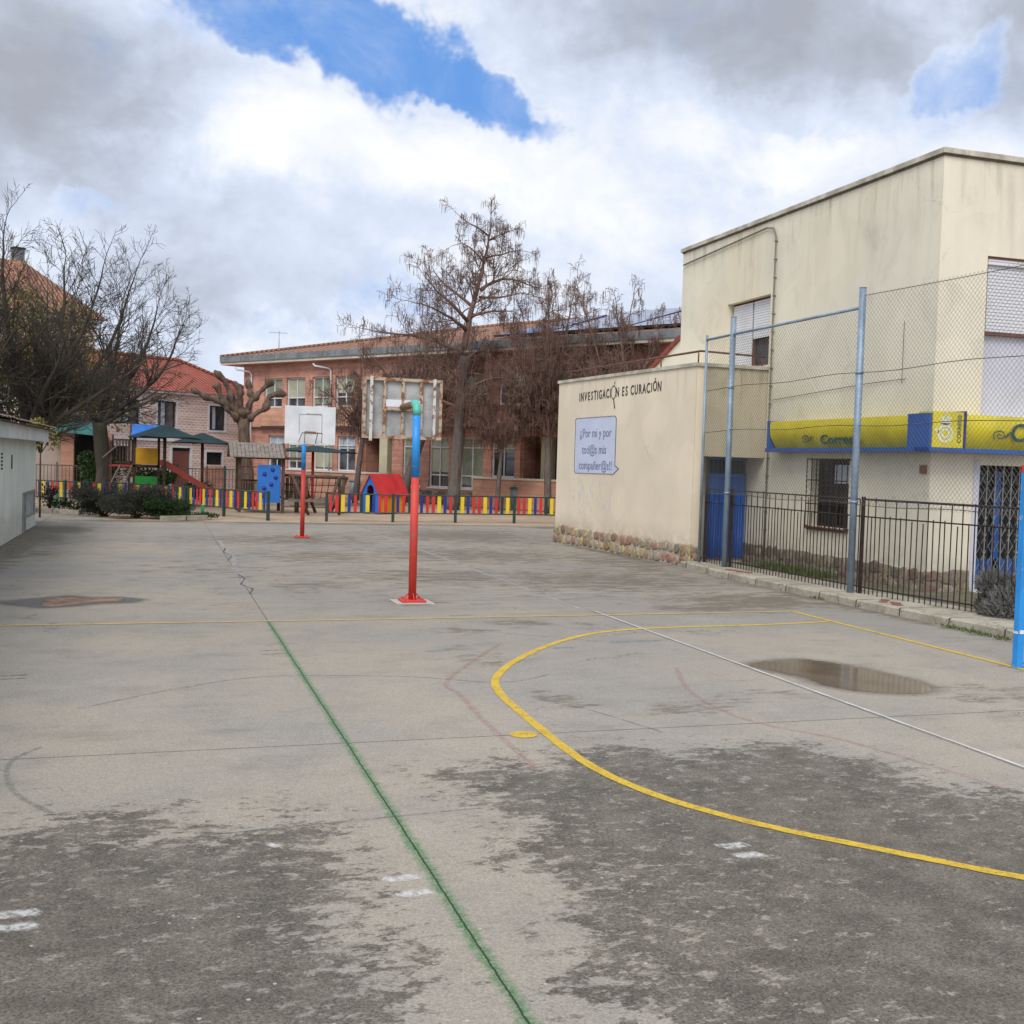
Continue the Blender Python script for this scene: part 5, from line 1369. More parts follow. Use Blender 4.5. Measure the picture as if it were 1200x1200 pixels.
# blue plastic playhouse with red roof
bh2 = thing('toy_house', (8.1,41.2,0), 'blue plastic toy house with red roof behind the coloured fence', 'toy house')
F = Matrix.Translation((7.22,40.9,0)) @ Matrix.Rotation(R(-50),4,'Z')
wl = MB(F)
out = [(0,0),(0,.78),(.38,1.42),(.76,.78),(.76,0)]
pts = [(.22,0),(.22,.75)]+[(.38+.16*math.cos(a),.85+.2*math.sin(a)) for a in [PI-k*PI/6 for k in range(7)]]+[(.54,.75),(.54,0)]
# gable wall with an arched door cut: two halves
L = [(0,0),(.22,0),(.22,.85)]+[(.38+.16*math.cos(a),.85+.2*math.sin(a)) for a in [PI-k*PI/6 for k in range(1,4)]]+[(.38,1.42),(0,.78)]
Rr = [(.76,0),(.76,.78),(.38,1.42)]+[(.38+.16*math.cos(a),.85+.2*math.sin(a)) for a in [PI/2-k*PI/6 for k in range(0,3)]]+[(.54,.85),(.54,0)]
wl.vprism(L, 0, .04); wl.vprism(Rr, 0, .04)
wl.box(.002,.04,.04,1.6,0,.78); wl.box(.72,.758,.04,1.6,0,.78); wl.box(.04,.72,1.56,1.6,0,.78)
wl.build('wall', M['pblue'], bh2)
F2 = F
rf = MB(F); 
for s,(xa,za,xb,zb) in enumerate(((-.08,.66,.38,1.46),(.84,.66,.38,1.46))):
    rf.add([(xa,-.06,za),(xa,1.75,za),(xb,1.75,zb),(xb,-.06,zb),(xa,-.06,za-.04),(xa,1.75,za-.04),(xb,1.75,zb-.04),(xb,-.06,zb-.04)], [(0,1,2,3),(7,6,5,4),(0,4,5,1),(1,5,6,2),(3,2,6,7),(0,3,7,4)])
rf.build('roof', M['pred'], bh2)
sp2 = MB(F)
for k in range(8): sp2.box(.76,.785,.06+.19*k,.06+.19*k+.17,0,.70)
sp2.build('side_boards', M['s_orange'], bh2)

for (x,y,lb,lid) in ((9.12,54.0,'grey litter bin on the left in front of the brick low wall','bin'),(14.85,46.,'grey litter bin with green lid on the right near the mural wall','binlid')):
    t = thing('litter_bin', (x,y,0), lb, 'litter bin', 'litter bins by the school wall')
    m = MB(); m.tube([(x,y,.02 if y>50 else .05),(x,y,.88)], [.21,.25], 16); m.build('body', M['bin'], t)
    m = MB(); m.tube([(x,y,.881),(x,y,.94),(x,y,.98)], [.27,.27,.18], 16); m.build('lid', M[lid], t)

# ------------------------------------------------------------------ TREES
def rot_dir(d, ang, az):
    u = d.orthogonal().normalized(); v = d.cross(u)
    return (d*math.cos(ang) + (u*math.cos(az)+v*math.sin(az))*math.sin(ang)).normalized()
class Tree:
    def __init__(s, seed, maxlvl=3, up=.12, wander=.18, spread=(.5,1.0), nch=(6,9), lf=.5, seg=.3, pods=0, podlen=(.22,.42), rmin=.006, droop=0., podr=.009, shrink=.62, maxz=99):
        s.__dict__.update(locals()); s.r = random.Random(seed); s.mb = MB(); s.pod = MB(); s.np = 0
    def pods_at(s, p):
        r = s.r
        L = r.uniform(*s.podlen); q = p+Vector((r.uniform(-.05,.05),r.uniform(-.05,.05),0))
        e = q+Vector((r.uniform(-.04,.04),r.uniform(-.04,.04),-L)); w = s.podr*r.uniform(.7,1.2)
        a = r.uniform(0,3)
        vs = []
        for z, ww in ((q,w*.5),((q+e)*.5,w),(e,w*.5)):
            for k in range(3): vs.append(z+Vector((math.cos(a+k*2.094),math.sin(a+k*2.094),0))*ww)
        s.pod.add(vs, [(i*3+k,i*3+(k+1)%3,i*3+3+(k+1)%3,i*3+3+k) for i in range(2) for k in range(3)]); s.np += 1
    def limb(s, pts, r0, r1, lvl=0, dens=1., lens=None, start=.2):
        """explicit limb, then children along it"""
        pts = [Vector(p) for p in pts]
        fine = []
        for i in range(len(pts)-1):
            k = max(1, int((pts[i+1]-pts[i]).length/.35))
            p0, p1, p2, p3 = pts[max(0,i-1)], pts[i], pts[i+1], pts[min(len(pts)-1,i+2)]
            for j in range(k):
                u = j/k; q = .5*((2*p1)+(-p0+p2)*u+(2*p0-5*p1+4*p2-p3)*u*u+(-p0+3*p1-3*p2+p3)*u**3)
                fine.append(q+Vector([s.r.uniform(-.03,.03) for _ in range(3)]))
        fine.append(pts[-1])
        n = len(fine); rads = [r0+(r1-r0)*(i/(n-1))**.9 for i in range(n)]
        s.mb.tube(fine, rads, 8 if r0>.06 else 5)
        tot = sum((fine[i+1]-fine[i]).length for i in range(n-1)); acc = 0
        base = lens or tot*.5
        nxt = tot*start
        for i in range(n-1):
            acc += (fine[i+1]-fine[i]).length
            while acc > nxt:
                d = (fine[i+1]-fine[i]).normalized()
                f = acc/tot
                s.grow(fine[i], rot_dir(d, s.r.uniform(*s.spread), s.r.uniform(0,2*PI)), base*(1.15-.55*f)*s.r.uniform(.6,1.15), rads[i]*.42, lvl+1)
                nxt += s.r.uniform(.22,.45)/dens
        s.grow(fine[-1], (fine[-1]-fine[-2]).normalized(), base*.6, r1, lvl+1)
    def grow(s, p, d, L, r0, lvl):
        r = s.r; r0 = max(r0, s.rmin)
        sg = s.seg*(.8 if lvl < 3 else .6)
        n = max(2, int(L/sg)); st = L/n; pts = [p]; rads = [r0]
        r1 = max(s.rmin*.7, r0*.35)
        for i in range(n):
            d = d+Vector((r.gauss(0,s.wander),r.gauss(0,s.wander),r.gauss(0,s.wander)))
            d.z += s.up*(1 if lvl < 3 else .8) - s.droop*(lvl>=2)
            if p.z > s.maxz: d.z -= .3
            d.normalize(); p = p+d*st; pts.append(p); rads.append(r0+(r1-r0)*(i+1)/n)
        s.mb.tube(pts, rads, 5 if r0 > .03 else 3, smooth=True, cap=False)
        if lvl >= s.maxlvl:
            if s.pods:
                for q in pts[1:]:
                    if r.random() < s.pods: s.pods_at(q)
            return
        k = r.randint(*s.nch)
        if lvl >= 2: k = max(2, int(k*.7))
        for j in range(k):
            f = .18+.8*(j+r.random())/k; i = min(n-1, int(f*n)); q = pts[i].lerp(pts[i+1], f*n-i)
            dd = (pts[i+1]-pts[i]).normalized()
            s.grow(q, rot_dir(dd, r.uniform(*s.spread), r.uniform(0,2*PI)), L*s.shrink*(1.1-.5*f)*r.uniform(.7,1.2), rads[i]*.6, lvl+1)
        if s.pods:
            for q in pts[2:]:
                if r.random() < s.pods*.7: s.pods_at(q)
    def finish(s, t, twig, podm=None, name='branches'):
        s.mb.build(name, twig, t, uv=False)
        if podm and s.np:
            o = s.pod.build('seed_pods', podm, t, uv=False); o['kind'] = 'stuff'
def trunkmesh(pts, rads, mat, t, seed=0, n=14):
    m = MB(); P = []; Rr_ = []
    for i in range(len(pts)-1):
        a, b = Vector(pts[i]), Vector(pts[i+1]); k = max(1, int((b-a).length/.3))
        for j in range(k): P.append(a.lerp(b, j/k)); Rr_.append(rads[i]+(rads[i+1]-rads[i])*j/k)
    P.append(Vector(pts[-1])); Rr_.append(rads[-1])
    m.tube(P, Rr_, n)
    for i, v in enumerate(m.v):
        k = i//n; c = P[min(k,len(P)-1)]; d = Vector(v)-c
        f = 1+.22*mnoise.noise(Vector((v[0]*2.5+seed, v[1]*2.5, v[2]*1.1)))+.10*math.sin((i%n)*2.4+seed)
        m.v[i] = tuple(c+d*f)
    return m.build('trunk', mat, t, uv=False)

# big bare tree behind the outbuilding
def ashtree(base, trunk, tr, label, seed, fork, limbs, hang=0, moss=5):
    t = thing('bare_tree', base, label, 'tree', 'bare deciduous trees on the left')
    trunkmesh(trunk, tr, M['bark_d'], t, moss)
    T = Tree(seed, maxlvl=3, up=.09, wander=.14, spread=(.4,1.0), nch=(6,9), seg=.3, shrink=.52, rmin=.0064)
    b = Vector(fork)
    for pts, r0, r1, ln in limbs:
        T.limb([b]+pts, r0*.85, r1*.7, 0, 1.3, ln*1.0, .12)
    T.up = -.05; T.wander = .2
    for k in range(hang):
        a = rnd.uniform(0,2*PI); T.grow(b+Vector((rnd.uniform(-1.2,1.6),rnd.uniform(-.6,.6),rnd.uniform(.3,2.6))), Vector((math.cos(a)*.8,math.sin(a)*.5,.1)), rnd.uniform(1.,2.), .014, 2)
    T.finish(t, M['twig_d'])
ashtree((-4.0,38.,0), [(-4.3,38,0),(-4.2,38,1.2),(-4.0,38,2.2)], [.40,.34,.34], 'big dark bare tree with upright twigs rising behind the white outbuilding roof', 11, (-4.0,38,2.0), (
    ([(-3.7,38.,3.2),(-3.3,38.1,4.6),(-3.0,38.3,6.2),(-2.95,38.4,7.9)], .19,.025,2.6),
    ([(-3.5,38.,3.4),(-2.8,38.1,4.9),(-2.2,38.3,6.3),(-1.8,38.4,7.9)], .17,.025,2.4),
    ([(-4.1,37.8,3.6),(-4.4,37.5,5.2),(-4.6,37.4,6.8),(-4.6,37.3,8.6)], .19,.025,2.5),
    ([(-3.3,38.3,3.0),(-2.3,38.5,4.1),(-1.4,38.7,5.9),(-.8,38.8,7.9)], .16,.022,2.4),
    ([(-3.2,37.6,2.8),(-2.1,37.3,3.6),(-.9,37.2,4.5),(.1,37.2,5.4)], .13,.02,2.1),
    ([(-4.7,38.2,3.0),(-5.4,38.5,4.6),(-5.8,38.6,6.4),(-6.0,38.6,8.0)], .18,.025,2.4),
    ([(-3.8,38.8,3.8),(-3.6,39.6,5.4),(-3.6,40.2,7.4)], .14,.022,2.4),
    ([(-3.6,37.2,3.4),(-2.9,36.5,4.8),(-2.5,36.,6.4)], .13,.022,2.3),
    ([(-4.6,37.3,3.1),(-5.2,36.6,4.3),(-5.3,36.2,5.8)], .13,.022,2.3)), 50, 1)
ashtree((-2.1,46.,0), [(-1.98,46,0),(-2.02,46,1.3),(-2.12,46,2.5),(-2.2,46,3.1)], [.34,.28,.26,.28], 'bare tree with pale grey trunk standing behind the coloured fence left of the play tower', 23, (-2.18,46,2.95), (
    ([(-2.6,46,3.6),(-3.1,46.2,4.4),(-3.5,46.4,6.0)], .16,.025,2.3),
    ([(-2.0,46,3.9),(-1.7,46.2,5.7),(-1.4,46.3,8.0)], .15,.025,2.4),
    ([(-1.7,45.9,3.7),(-1.1,45.7,4.9),(-.5,45.5,6.1),(-.1,45.4,7.8)], .15,.025,2.4),
    ([(-1.6,45.9,3.6),(-.8,45.7,4.2),(.1,45.5,5.2),(.8,45.4,6.9)], .15,.025,2.2),
    ([(-1.5,45.6,3.4),(-.7,45.,3.8),(.3,44.6,4.2)], .12,.02,1.9),
    ([(-2.1,46.8,4.0),(-2.0,47.6,5.6)], .14,.025,2.2),
    ([(-2.7,45.4,3.6),(-3.5,44.8,4.2),(-4.1,44.4,5.2)], .13,.02,2.0)), 22, 5)
ashtree((-6.6,36.,0), [(-6.6,36,0),(-6.5,36,1.5),(-6.3,36,2.8)], [.34,.28,.26], 'bare tree at the very left edge with long ascending branches', 37, (-6.3,36,2.6), (
    ([(-5.8,36,4.0),(-5.2,36.,5.6),(-4.8,36.,7.4)], .16,.025,2.4),
    ([(-5.6,35.8,3.4),(-4.7,35.6,4.3),(-4.1,35.5,5.4)], .14,.022,2.1),
    ([(-6.2,36,4.3),(-5.9,36.1,6.2),(-5.6,36.1,8.2)], .16,.025,2.4),
    ([(-5.9,36.4,4.0),(-5.0,36.8,5.6),(-4.4,37,7.4)], .14,.022,2.4)), 10, 9)

# pollarded plane
t = thing('pollarded_plane_tree', (3.2,44.6,0), 'knobbly pollarded plane tree with bare stubby limbs behind the playhouse', 'tree')
trunkmesh([(3.35,44.6,0),(3.25,44.6,1.5),(3.15,44.6,3.0),(3.12,44.6,3.4)], [.28,.24,.22,.26], M['bark_p'], t, 3)
def knobby(pts, r0, r1, seed):
    m = MB(); r = random.Random(seed); P = []; Q = []; r_k = random.Random(seed+50)
    for i in range(len(pts)-1):
        a, b_ = Vector(pts[i]), Vector(pts[i+1]); k = max(2, int((b_-a).length/.09))
        for j in range(k): P.append(a.lerp(b_, j/k)+Vector([r.uniform(-.02,.02) for _ in range(3)])); Q.append(j/k+i)
    P.append(Vector(pts[-1])); n = len(P)
    R_ = [(r0+(r1-r0)*i/(n-1))*(1+r.uniform(-.2,.28)+(.6 if i%8==3 else 0)+(.3 if i%8 in (2,4) else 0)) for i in range(n)]
    R_[-1] *= .5; R_[-2] *= 1.4; R_[-3] *= 1.5; R_[-4] *= 1.3
    m.tube(P, R_, 9); return m.build('limb', M['bark_p'], t, uv=False)
for k, pts in enumerate(([(3.1,44.6,3.2),(2.7,44.6,3.8),(2.2,44.5,4.05),(1.7,44.4,4.2),(1.15,44.4,4.5)],
    [(3.05,44.6,3.3),(2.75,44.7,3.9),(2.6,44.8,4.5),(2.35,44.8,4.95),(2.0,44.8,5.25)],
    [(3.12,44.6,3.4),(2.98,44.4,4.0),(2.95,44.3,4.5),(2.72,44.3,4.85)],
    [(3.15,44.6,3.4),(3.35,44.6,4.0),(3.7,44.7,4.45),(4.0,44.7,4.75),(4.22,44.7,5.05)],
    [(3.2,44.6,3.3),(3.6,44.5,3.65),(3.95,44.4,3.85),(4.05,44.4,4.3),(4.45,44.4,4.5),(4.75,44.4,4.42)],
    [(3.1,44.6,3.3),(2.5,44.4,3.75),(2.2,44.3,4.4),(2.05,44.3,4.75)],
    [(3.2,44.6,3.4),(3.45,44.9,4.2),(3.35,45.,4.7),(3.3,45,5.0)])):
    knobby(pts, .115, .078, k)

# catalpas in front of the school
CG = 'catalpa trees with hanging pods by the school'
t = thing('catalpa_tree', (11.7,45.,0), 'tallest catalpa with open top crown in front of the school', 'tree', CG)
trunkmesh([(11.75,45,0),(11.85,45,1.6),(11.95,45,3.2),(12.02,45,5.),(12.05,45,6.4)], [.30,.25,.23,.19,.16], M['bark_c'], t, 4)
X0 = 11.77; sc = 45*1.0/1300*1.02   # metres per photo pixel at this distance
def W(px, py, dy=0.): return (X0+(px-531)*.0363, 45+dy, 2+(541-py)*.0362)
T = Tree(51, maxlvl=3, up=.07, wander=.26, spread=(.5,1.15), nch=(6,9), seg=.28, shrink=.60, pods=.18, rmin=.0080, podr=.010)
top = [W(539,410),W(545,372),W(553,345),W(560,310),W(565,285),W(567,265)]
T.limb(top, .15, .02, 0, .9, 1.5, .3)
for pts, r0, r1, ln, dn in (
    ([W(557,342),W(575,330,.4),W(600,323,.7),W(616,326,.9),W(636,330,1.)], .09,.015,1.5,1.3),
    ([W(556,350),W(575,352,-.6),W(595,348,-1.2),W(612,352,-1.5)], .06,.012,1.3,1.2),
    ([W(566,280),W(550,274,-.3),W(535,270,-.5),W(520,260,-.6)], .045,.010,1.1,1.2),
    ([W(566,285),W(580,276,.3),W(602,266,.5)], .045,.010,1.1,1.2),
    ([W(560,312),W(545,302,-.5),W(528,296,-.8),W(515,300,-1.)], .05,.010,1.1,1.2),
    ([W(562,305),W(585,297,.5),W(605,290,.8),W(622,288,1.)], .05,.010,1.1,1.2),
    ([W(548,362),W(530,345,.5),W(515,332,.8),W(505,315,1.)], .08,.012,1.5,1.3),
    ([W(543,380),W(523,365,-.4),W(500,350,-.8),W(483,335,-1.)], .09,.012,1.6,1.3),
    ([W(541,390),W(518,380,-.9),W(490,372,-1.4),W(462,368,-1.8)], .09,.012,1.6,1.3),
    ([W(545,375),W(565,368,-.8),W(585,370,-1.4),W(600,378,-1.6)], .07,.012,1.4,1.2),
    ([W(538,415),W(515,402,1.),W(485,395,1.6),W(450,392,2.),W(430,388,2.2)], .09,.012,1.6,1.3),
    ([W(540,425),W(565,410,1.),W(595,405,1.6)], .08,.012,1.4,1.2),
    ([W(537,450),W(510,436,-1.2),W(480,430,-2.)], .08,.012,1.4,1.2),
    ([W(538,460),W(565,446,-1.2),W(590,446,-2.)], .08,.012,1.3,1.2)):
    T.limb(pts, r0, r1, 0, dn, ln, .18)
T.pods = .22; T.up = .0
for pts, r0, r1, ln, dn in (
    ([W(536,480),W(510,466,1.),W(485,468,1.5)], .07,.012,1.4,1.3),
    ([W(536,490),W(560,472,1.),W(592,474,1.3)], .07,.012,1.4,1.3),
    ([W(538,440),W(560,438,.5),W(602,448,.8)], .07,.012,1.3,1.3)):
    T.limb(pts, r0, r1, 0, dn, ln, .18)
T.finish(t, M['twig_c'], M['pod'])

def catalpa(base, lean, label, seed, H, rad, n_l, z0, tr=.12, dens=1., pods=.45, upt=False, yo=0):
    x, y = base; t = thing('catalpa_tree', (x,y,0), label, 'tree', CG)
    lx = x+lean[0]; ly = y+lean[1]
    trunkmesh([(x,y,0),(x+lean[0]*.5,y+lean[1]*.5,z0*.55),(lx,ly,z0)], [tr*1.15,tr,tr*.85], M['bark_c'], t, seed, 10)
    T = Tree(seed, maxlvl=3, up=.07, wander=.27, spread=(.5,1.15), nch=(5,8), seg=.27, shrink=.58, pods=pods*.40, droop=.05, rmin=.0080, podr=.010)
    r = random.Random(seed); b = Vector((lx,ly,z0-.15))
    for k in range(n_l):
        a = 2*PI*k/n_l+r.uniform(-.3,.3); f = r.uniform(.75,1.05)
        e = b+Vector((math.cos(a)*rad*f, math.sin(a)*rad*f*.8, (H-z0)*(r.uniform(.25,.75) if H < 8 else r.uniform(.3,1.0))))
        m1 = b.lerp(e, .35)+Vector((0,0,.3)); m2 = b.lerp(e, .7)+Vector((0,0,.35))
        T.limb([b,m1,m2,e], tr*.55, .016, 0, dens*1.35, rad*.55, .15)
    T.up = .06
    T.limb([b,b+Vector((r.uniform(-.2,.2),0,(H-z0)*.4)),b+Vector((r.uniform(-.3,.3),0,(H-z0)*.85))], tr*.7, .02, 0, dens*1.8, rad*.6, .12)
    T.finish(t, M['twig_c'], M['pod'])
catalpa((10.25,48.5), (.9,-.3), 'leaning catalpa left of the tall one, its trunk curved behind the toy house', 61, 8.2, 2.8, 9, 3.1, .20)
catalpa((13.45,44.2), (.15,0), 'small thin stemmed catalpa whose drooping crown hangs before the ground floor windows', 67, 5.9, 2.3, 10, 2.7, .085, 1.2, .55)
catalpa((15.3,43.), (-.1,0), 'tall narrow catalpa hung with pods just left of the mural wall top', 71, 10.2, 2.3, 12, 3.2, .14, 1.2, .55)
catalpa((17.4,41.), (0,0), 'catalpa behind the mural annex showing above its middle', 79, 9.4, 2.2, 12, 3.4, .14, 1.1, .5)
catalpa((19.2,42.), (0,0), 'catalpa showing above the mural annex nearest the cream building', 83, 9.0, 2.0, 11, 3.4, .14, 1.1, .5)
catalpa((8.4,49.5), (.3,0), 'leftmost catalpa with low crown behind the rusty backboard', 89, 7.0, 2.2, 9, 3.0, .12, 1.1, .5)

# evergreen foliage masses
def foliage(name, c, rad, n, mat, label, cat, group=None, leaf=.07, seed=0, trunk=None, up=False, kindname='foliage', blobs=9, asp=2.2):
    t = thing(name, (c[0],c[1],c[2]-rad[2]), label, cat, group)
    r = random.Random(seed); m = MB()
    bl = [(Vector((r.uniform(-.65,.65),r.uniform(-.65,.65),r.uniform(-.55,.6))), r.uniform(.28,.55)) for _ in range(blobs)]
    k = 0
    while k < n:
        bc, br_ = r.choice(bl); d = Vector((r.gauss(0,1),r.gauss(0,1),r.gauss(0,1))).normalized()*br_*(r.random()**.4)
        q = bc+d
        p = Vector((c[0]+q.x*rad[0], c[1]+q.y*rad[1], c[2]+q.z*rad[2]))
        if p.z < .03: k += 1; continue
        dd = (d.normalized()*.8+Vector((0,0,.9 if up else .1))+Vector((r.gauss(0,.5),r.gauss(0,.5),r.gauss(0,.4)))).normalized()
        s_ = dd.orthogonal().normalized(); s_ = (s_*math.cos(k)+dd.cross(s_)*math.sin(k))*leaf/asp; L = leaf*r.uniform(.6,1.4)
        m.add([p-s_*.5,p+s_*.5,p+dd*L*.6+s_*.5,p+dd*L,p+dd*L*.6-s_*.5], [(0,1,2,3,4)]); k += 1
    m.build(kindname, mat, t, uv=False)
    b = MB()
    for k in range(14):
        bc, br_ = bl[k%len(bl)]; e = Vector((c[0]+bc.x*rad[0]*.9, c[1]+bc.y*rad[1]*.9, max(.1,c[2]+bc.z*rad[2]*.9)))
        s0 = Vector((c[0]+r.uniform(-.1,.1)*rad[0], c[1], max(0,c[2]-rad[2])))
        b.tube([s0, s0.lerp(e,.5)+Vector((0,0,.05)), e], [.02,.014,.006], 4)
    if trunk: b.tube([(c[0],c[1],0),(c[0],c[1],c[2])], [trunk,trunk*.6], 8)
    b.build('stems', M['bark_d'], t, uv=False)
    return t
BG = 'rosemary bushes in front of the playground'
foliage('rosemary_bush', (-1.6,36.3,.42), (1.0,.8,.60), 14000, M['rosemary'], 'round grey green rosemary bush, left of the three', 'bush', BG, .06, 1, up=True, asp=4, blobs=18)
foliage('rosemary_bush', (-.65,35.8,.42), (1.15,.85,.66), 16000, M['rosemary'], 'largest grey green rosemary bush in the middle', 'bush', BG, .06, 2, up=True, asp=4, blobs=20)
foliage('rosemary_bush', (.2,35.5,.26), (.95,.7,.40), 8000, M['ivy'], 'brighter green bush at the right end of the rosemary bushes', 'bush', BG, .05, 3, up=True, asp=2.5, blobs=16)
foliage('low_creeper', (1.0,35.55,.08), (.9,.35,.16), 1500, M['ivy'], 'low dark creeper spreading along the stone edging', 'plant', None, .05, 4)
foliage('small_shrub', (-3.5,40.6,.4), (.3,.3,.42), 420, M['rosemary'], 'thin dusty shrub right of the outbuilding corner', 'bush', None, .08, 5, up=True)
foliage('low_creeper', (-2.6,39.6,.18), (.8,.4,.25), 1200, M['ivy'], 'low green plants at the foot of the fence left of the rosemary', 'plant', None, .06, 6)
foliage('lavender_bush', (11.15,12.4,.42), (.5,.62,.55), 16000, M['lavender'], 'dry grey lavender bush on the kerb by the blue goal post', 'bush', None, .07, 7, up=True, asp=9)
foliage('leafy_tree', (-4.3,56.,5.9), (3.0,2.,3.8), 7500, M['olive'], 'yellow green leafy tree behind the bare branches on the left', 'tree', None, .20, 8, trunk=.2, kindname='crown', blobs=14)
foliage('garden_shrub', (-2.1,48.6,1.1), (1.1,.5,1.1), 3500, M['hedgegreen'], 'dark green shrub behind the ladder of the play tower', 'bush', 'shrubs along the street railing', .11, 9)
foliage('garden_shrub', (-.3,48.6,.8), (1.1,.5,.9), 3000, M['hedgegreen'], 'dark green shrub seen through the play tower between its panels', 'bush', 'shrubs along the street railing', .11, 10)
foliage('garden_shrub', (1.6,48.9,.45), (.7,.3,.4), 1200, M['hedgegreen'], 'small green shrub under the red slide', 'bush', 'shrubs along the street railing', .1, 13)
foliage('ivy_tree', (-5.2,40.5,3.7), (1.3,1.,1.3), 1800, M['hedgegreen'], 'dark ivy covered trunk mass above the outbuilding roof', 'tree', None, .10, 11, trunk=.16, kindname='crown')
foliage('autumn_shrub', (-3.3,35.2,2.5), (.5,.4,.6), 520, M['olive'], 'small yellow green shrub at the outbuilding roof corner', 'bush', None, .11, 12, trunk=.03)

# ------------------------------------------------------------------ CAMERA
f_, p_, r_, ya = 1300., .04392, -.02975, .30934
cy, sy = math.cos(ya), math.sin(ya)
R0 = Vector((cy,-sy,0)); Fv = Vector((sy*math.cos(p_), cy*math.cos(p_), -math.sin(p_))); D0 = Fv.cross(R0)
Rv = R0*math.cos(r_)+D0*math.sin(r_); Dv = -R0*math.sin(r_)+D0*math.cos(r_)
cam = bpy.data.cameras.new('camera'); co_ = bpy.data.objects.new('camera', cam); COL.objects.link(co_)
cam.sensor_width = 36; cam.sensor_height = 36; cam.lens = 36*f_/1200; cam.clip_end = 2000; cam.clip_start = .05
Mx = Matrix.Identity(4)
for i in range(3): Mx[i][0] = Rv[i]; Mx[i][1] = -Dv[i]; Mx[i][2] = -Fv[i]
Mx[2][3] = 2.0
co_.matrix_world = Mx
S.camera = co_

# ------------------------------------------------------------------ LIGHT AND SKY
SUN_AZ = R(215); SUN_EL = R(48)      # azimuth clockwise from +Y
sdir = Vector((math.sin(SUN_AZ)*math.cos(SUN_EL), math.cos(SUN_AZ)*math.cos(SUN_EL), math.sin(SUN_EL)))
sl_ = bpy.data.lights.new('sun', 'SUN'); sl_.energy = 2.3; sl_.angle = R(28); sl_.color = (1,.955,.89)
so = bpy.data.objects.new('sun', sl_); COL.objects.link(so); so.rotation_euler = sdir.to_track_quat('Z','Y').to_euler()
wd = bpy.data.worlds.new('World'); S.world = wd; wd.use_nodes = True
class WT(NT):
    def __init__(s, tree):
        s.t = tree; s.t.nodes.clear(); s.out = s.t.nodes.new('ShaderNodeOutputWorld'); s.pos = None
w = WT(wd.node_tree)
tc = w.t.nodes.new('ShaderNodeTexCoord').outputs['Generated']
sky = w.t.nodes.new('ShaderNodeTexSky'); sky.sky_type = 'NISHITA'; sky.sun_disc = False; sky.sun_elevation = SUN_EL; sky.sun_rotation = SUN_AZ; sky.air_density = 1.0; sky.dust_density = .6; sky.ozone_density = 1.6
BG = .10
# direction coordinates about the camera heading (fixed in the world)
fwd = w.vm('DOT_PRODUCT', tc, (sy,cy,0), outs=1); rgt = w.vm('DOT_PRODUCT', tc, (cy,-sy,0), outs=1); dz = w.xyz(tc)[2]
fw2 = w.math('MAXIMUM', fwd, .05)
gx = w.math('DIVIDE', rgt, fw2); gz = w.math('DIVIDE', dz, fw2)
front = w.step(fwd, .05, .3)
wv = w.noise(7., 5, .68, vec=tc, color=True)
wx = w.math('MULTIPLY', w.math('SUBTRACT', w.xyz(wv)[0], .5), .22); wz = w.math('MULTIPLY', w.math('SUBTRACT', w.xyz(wv)[1], .5), .15)
gxw = w.math('ADD', gx, wx); gzw = w.math('ADD', gz, wz)
def blob(cx, cz, rx, rz_, ang=0, soft=(1.25,.55)):
    c, s_ = math.cos(ang), math.sin(ang)
    ax = w.math('SUBTRACT', gxw, cx); az = w.math('SUBTRACT', gzw, cz)
    u = w.math('DIVIDE', w.math('ADD', w.math('MULTIPLY', ax, c), w.math('MULTIPLY', az, s_)), rx)
    v = w.math('DIVIDE', w.math('SUBTRACT', w.math('MULTIPLY', az, c), w.math('MULTIPLY', ax, s_)), rz_)
    l = w.math('SQRT', w.math('ADD', w.math('MULTIPLY', u, u), w.math('MULTIPLY', v, v)))
    return w.math('MULTIPLY', w.step(l, soft[0], soft[1]), front)
def mx(*a):
    o = a[0]
    for q in a[1:]: o = w.math('MAXIMUM', o, q)
    return o
gap = mx(blob(-.225,.405,.105,.062,0), blob(-.245,.372,.06,.035,-.3), blob(-.14,.368,.12,.044,-.45), blob(-.05,.325,.095,.030,-.38), w.math('MULTIPLY', blob(.385,.360,.075,.034,.7), .60), w.math('MULTIPLY', blob(-.392,.214,.05,.014,0), .36), w.math('MULTIPLY', blob(.25,.27,.09,.03,0), .34), w.math('MULTIPLY', blob(-.15,.13,.12,.02,.1), .40), blob(-.2,.62,.2,.09,0))
cn = w.noise(8, 7, .66, vec=tc, dist=.4)
cover = w.math('SUBTRACT', 1., w.math('MULTIPLY', w.step(w.math('ADD', gap, w.math('MULTIPLY', w.math('SUBTRACT', cn, .5), 1.5)), .0, 1.25), .95))
n1 = w.noise(4.2, 6, .55, vec=w.scalev(tc, (1,1,1.5)), dist=.25)
n2 = w.noise(13., 6, .60, vec=w.vm('ADD', w.scalev(tc, (1,1,1.4)), (4,1,7)), dist=.3)
dk = mx(w.math('MULTIPLY', blob(-.44,.33,.15,.12,.2,(1.5,.1)), 1.), w.math('MULTIPLY', blob(-.35,.235,.16,.05,-.2,(1.5,.1)), .85), w.math('MULTIPLY', blob(.19,.385,.24,.080,-.15,(1.5,.2)), 1.1), w.math('MULTIPLY', blob(.44,.40,.07,.08,0,(1.5,.3)), .7), w.math('MULTIPLY', blob(-.25,.165,.12,.045,0,(1.5,.1)), .55), w.math('MULTIPLY', blob(.02,.20,.15,.03,-.1,(1.5,.1)), .22), w.math('MULTIPLY', blob(.1,.13,.2,.03,0,(1.5,.2)), .25))
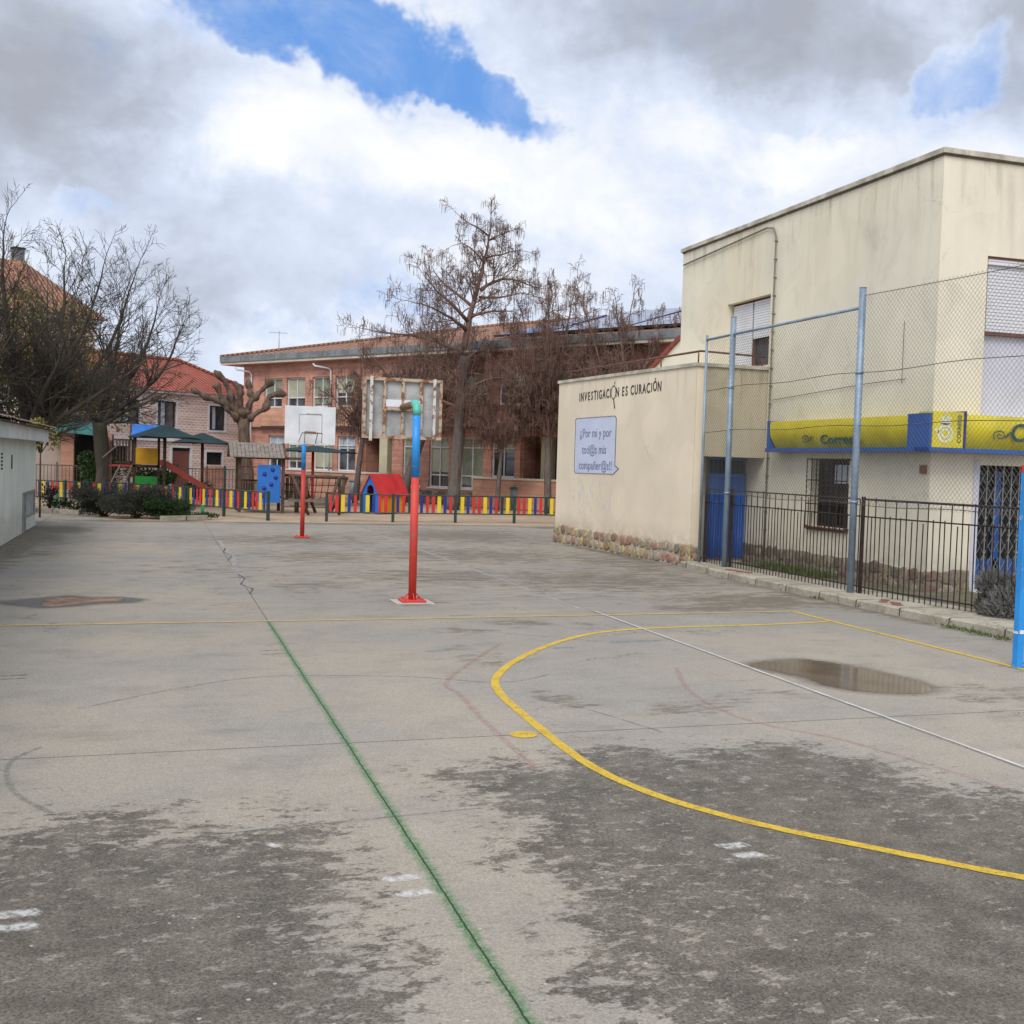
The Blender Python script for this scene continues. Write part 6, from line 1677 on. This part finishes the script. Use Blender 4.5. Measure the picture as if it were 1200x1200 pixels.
br = mx(blob(-.24,.28,.12,.05,.3,(1.4,.1)), blob(-.07,.26,.24,.05,-.15,(1.5,.1)), w.math('MULTIPLY', blob(.3,.28,.20,.06,0,(1.5,.2)), .8), w.math('MULTIPLY', blob(-.17,.115,.07,.03,0,(1.4,.2)), .7), w.math('MULTIPLY', blob(-.1,.41,.06,.02,0,(1.6,.2)), .8))
val = w.math('ADD', w.math('MULTIPLY', w.math('SUBTRACT', n1, .5), .95), w.math('MULTIPLY', w.math('SUBTRACT', n2, .5), .75))
val = w.math('ADD', w.math('ADD', val, .62), w.math('SUBTRACT', w.math('MULTIPLY', br, .26), w.math('MULTIPLY', dk, .46)))
val = w.math('ADD', val, w.math('MULTIPLY', w.step(gap, .02, .5), .25))
ramp = w.t.nodes.new('ShaderNodeValToRGB'); w.t.links.new(val, ramp.inputs[0])
el = ramp.color_ramp.elements; el[0].position = .0; el[0].color = (.42,.45,.52,1); el[1].position = 1.; el[1].color = (1.05,1.05,1.06,1)
e = el.new(.20); e.color = (.50,.55,.65,1); e = el.new(.42); e.color = (.65,.72,.87,1); e = el.new(.60); e.color = (.74,.82,.98,1); e = el.new(.78); e.color = (.90,.94,1.0,1)
cloud = w.vm('SCALE', ramp.outputs[0], scale=1/BG)
# behind the camera the overcast is a little brighter (veiled sun)
beh = w.math('ADD', 1., w.math('MULTIPLY', w.step(fwd, .2, -.6), .35))
cloud = w.vm('SCALE', cloud, scale=beh)
blue = w.vm('MULTIPLY', sky.outputs[0], (1.0,1.1,1.45))
blue = w.mix(.75, blue, (1.0/BG*.09, 1.0/BG*.33, 1.0/BG*.84))
skyc = w.mix(cover, blue, cloud)
skyc = w.mix(w.step(dz, .0, -.05), skyc, (2.5,2.4,2.2))
bgn = w.t.nodes.new('ShaderNodeBackground'); w.set(bgn.inputs[0], skyc); bgn.inputs[1].default_value = BG
w.t.links.new(bgn.outputs[0], w.out.inputs[0])

S.view_settings.view_transform = 'Standard'; S.view_settings.look = 'None'; S.view_settings.exposure = 0; S.view_settings.gamma = 1
S.cycles.max_bounces = 5; S.cycles.transparent_max_bounces = 8
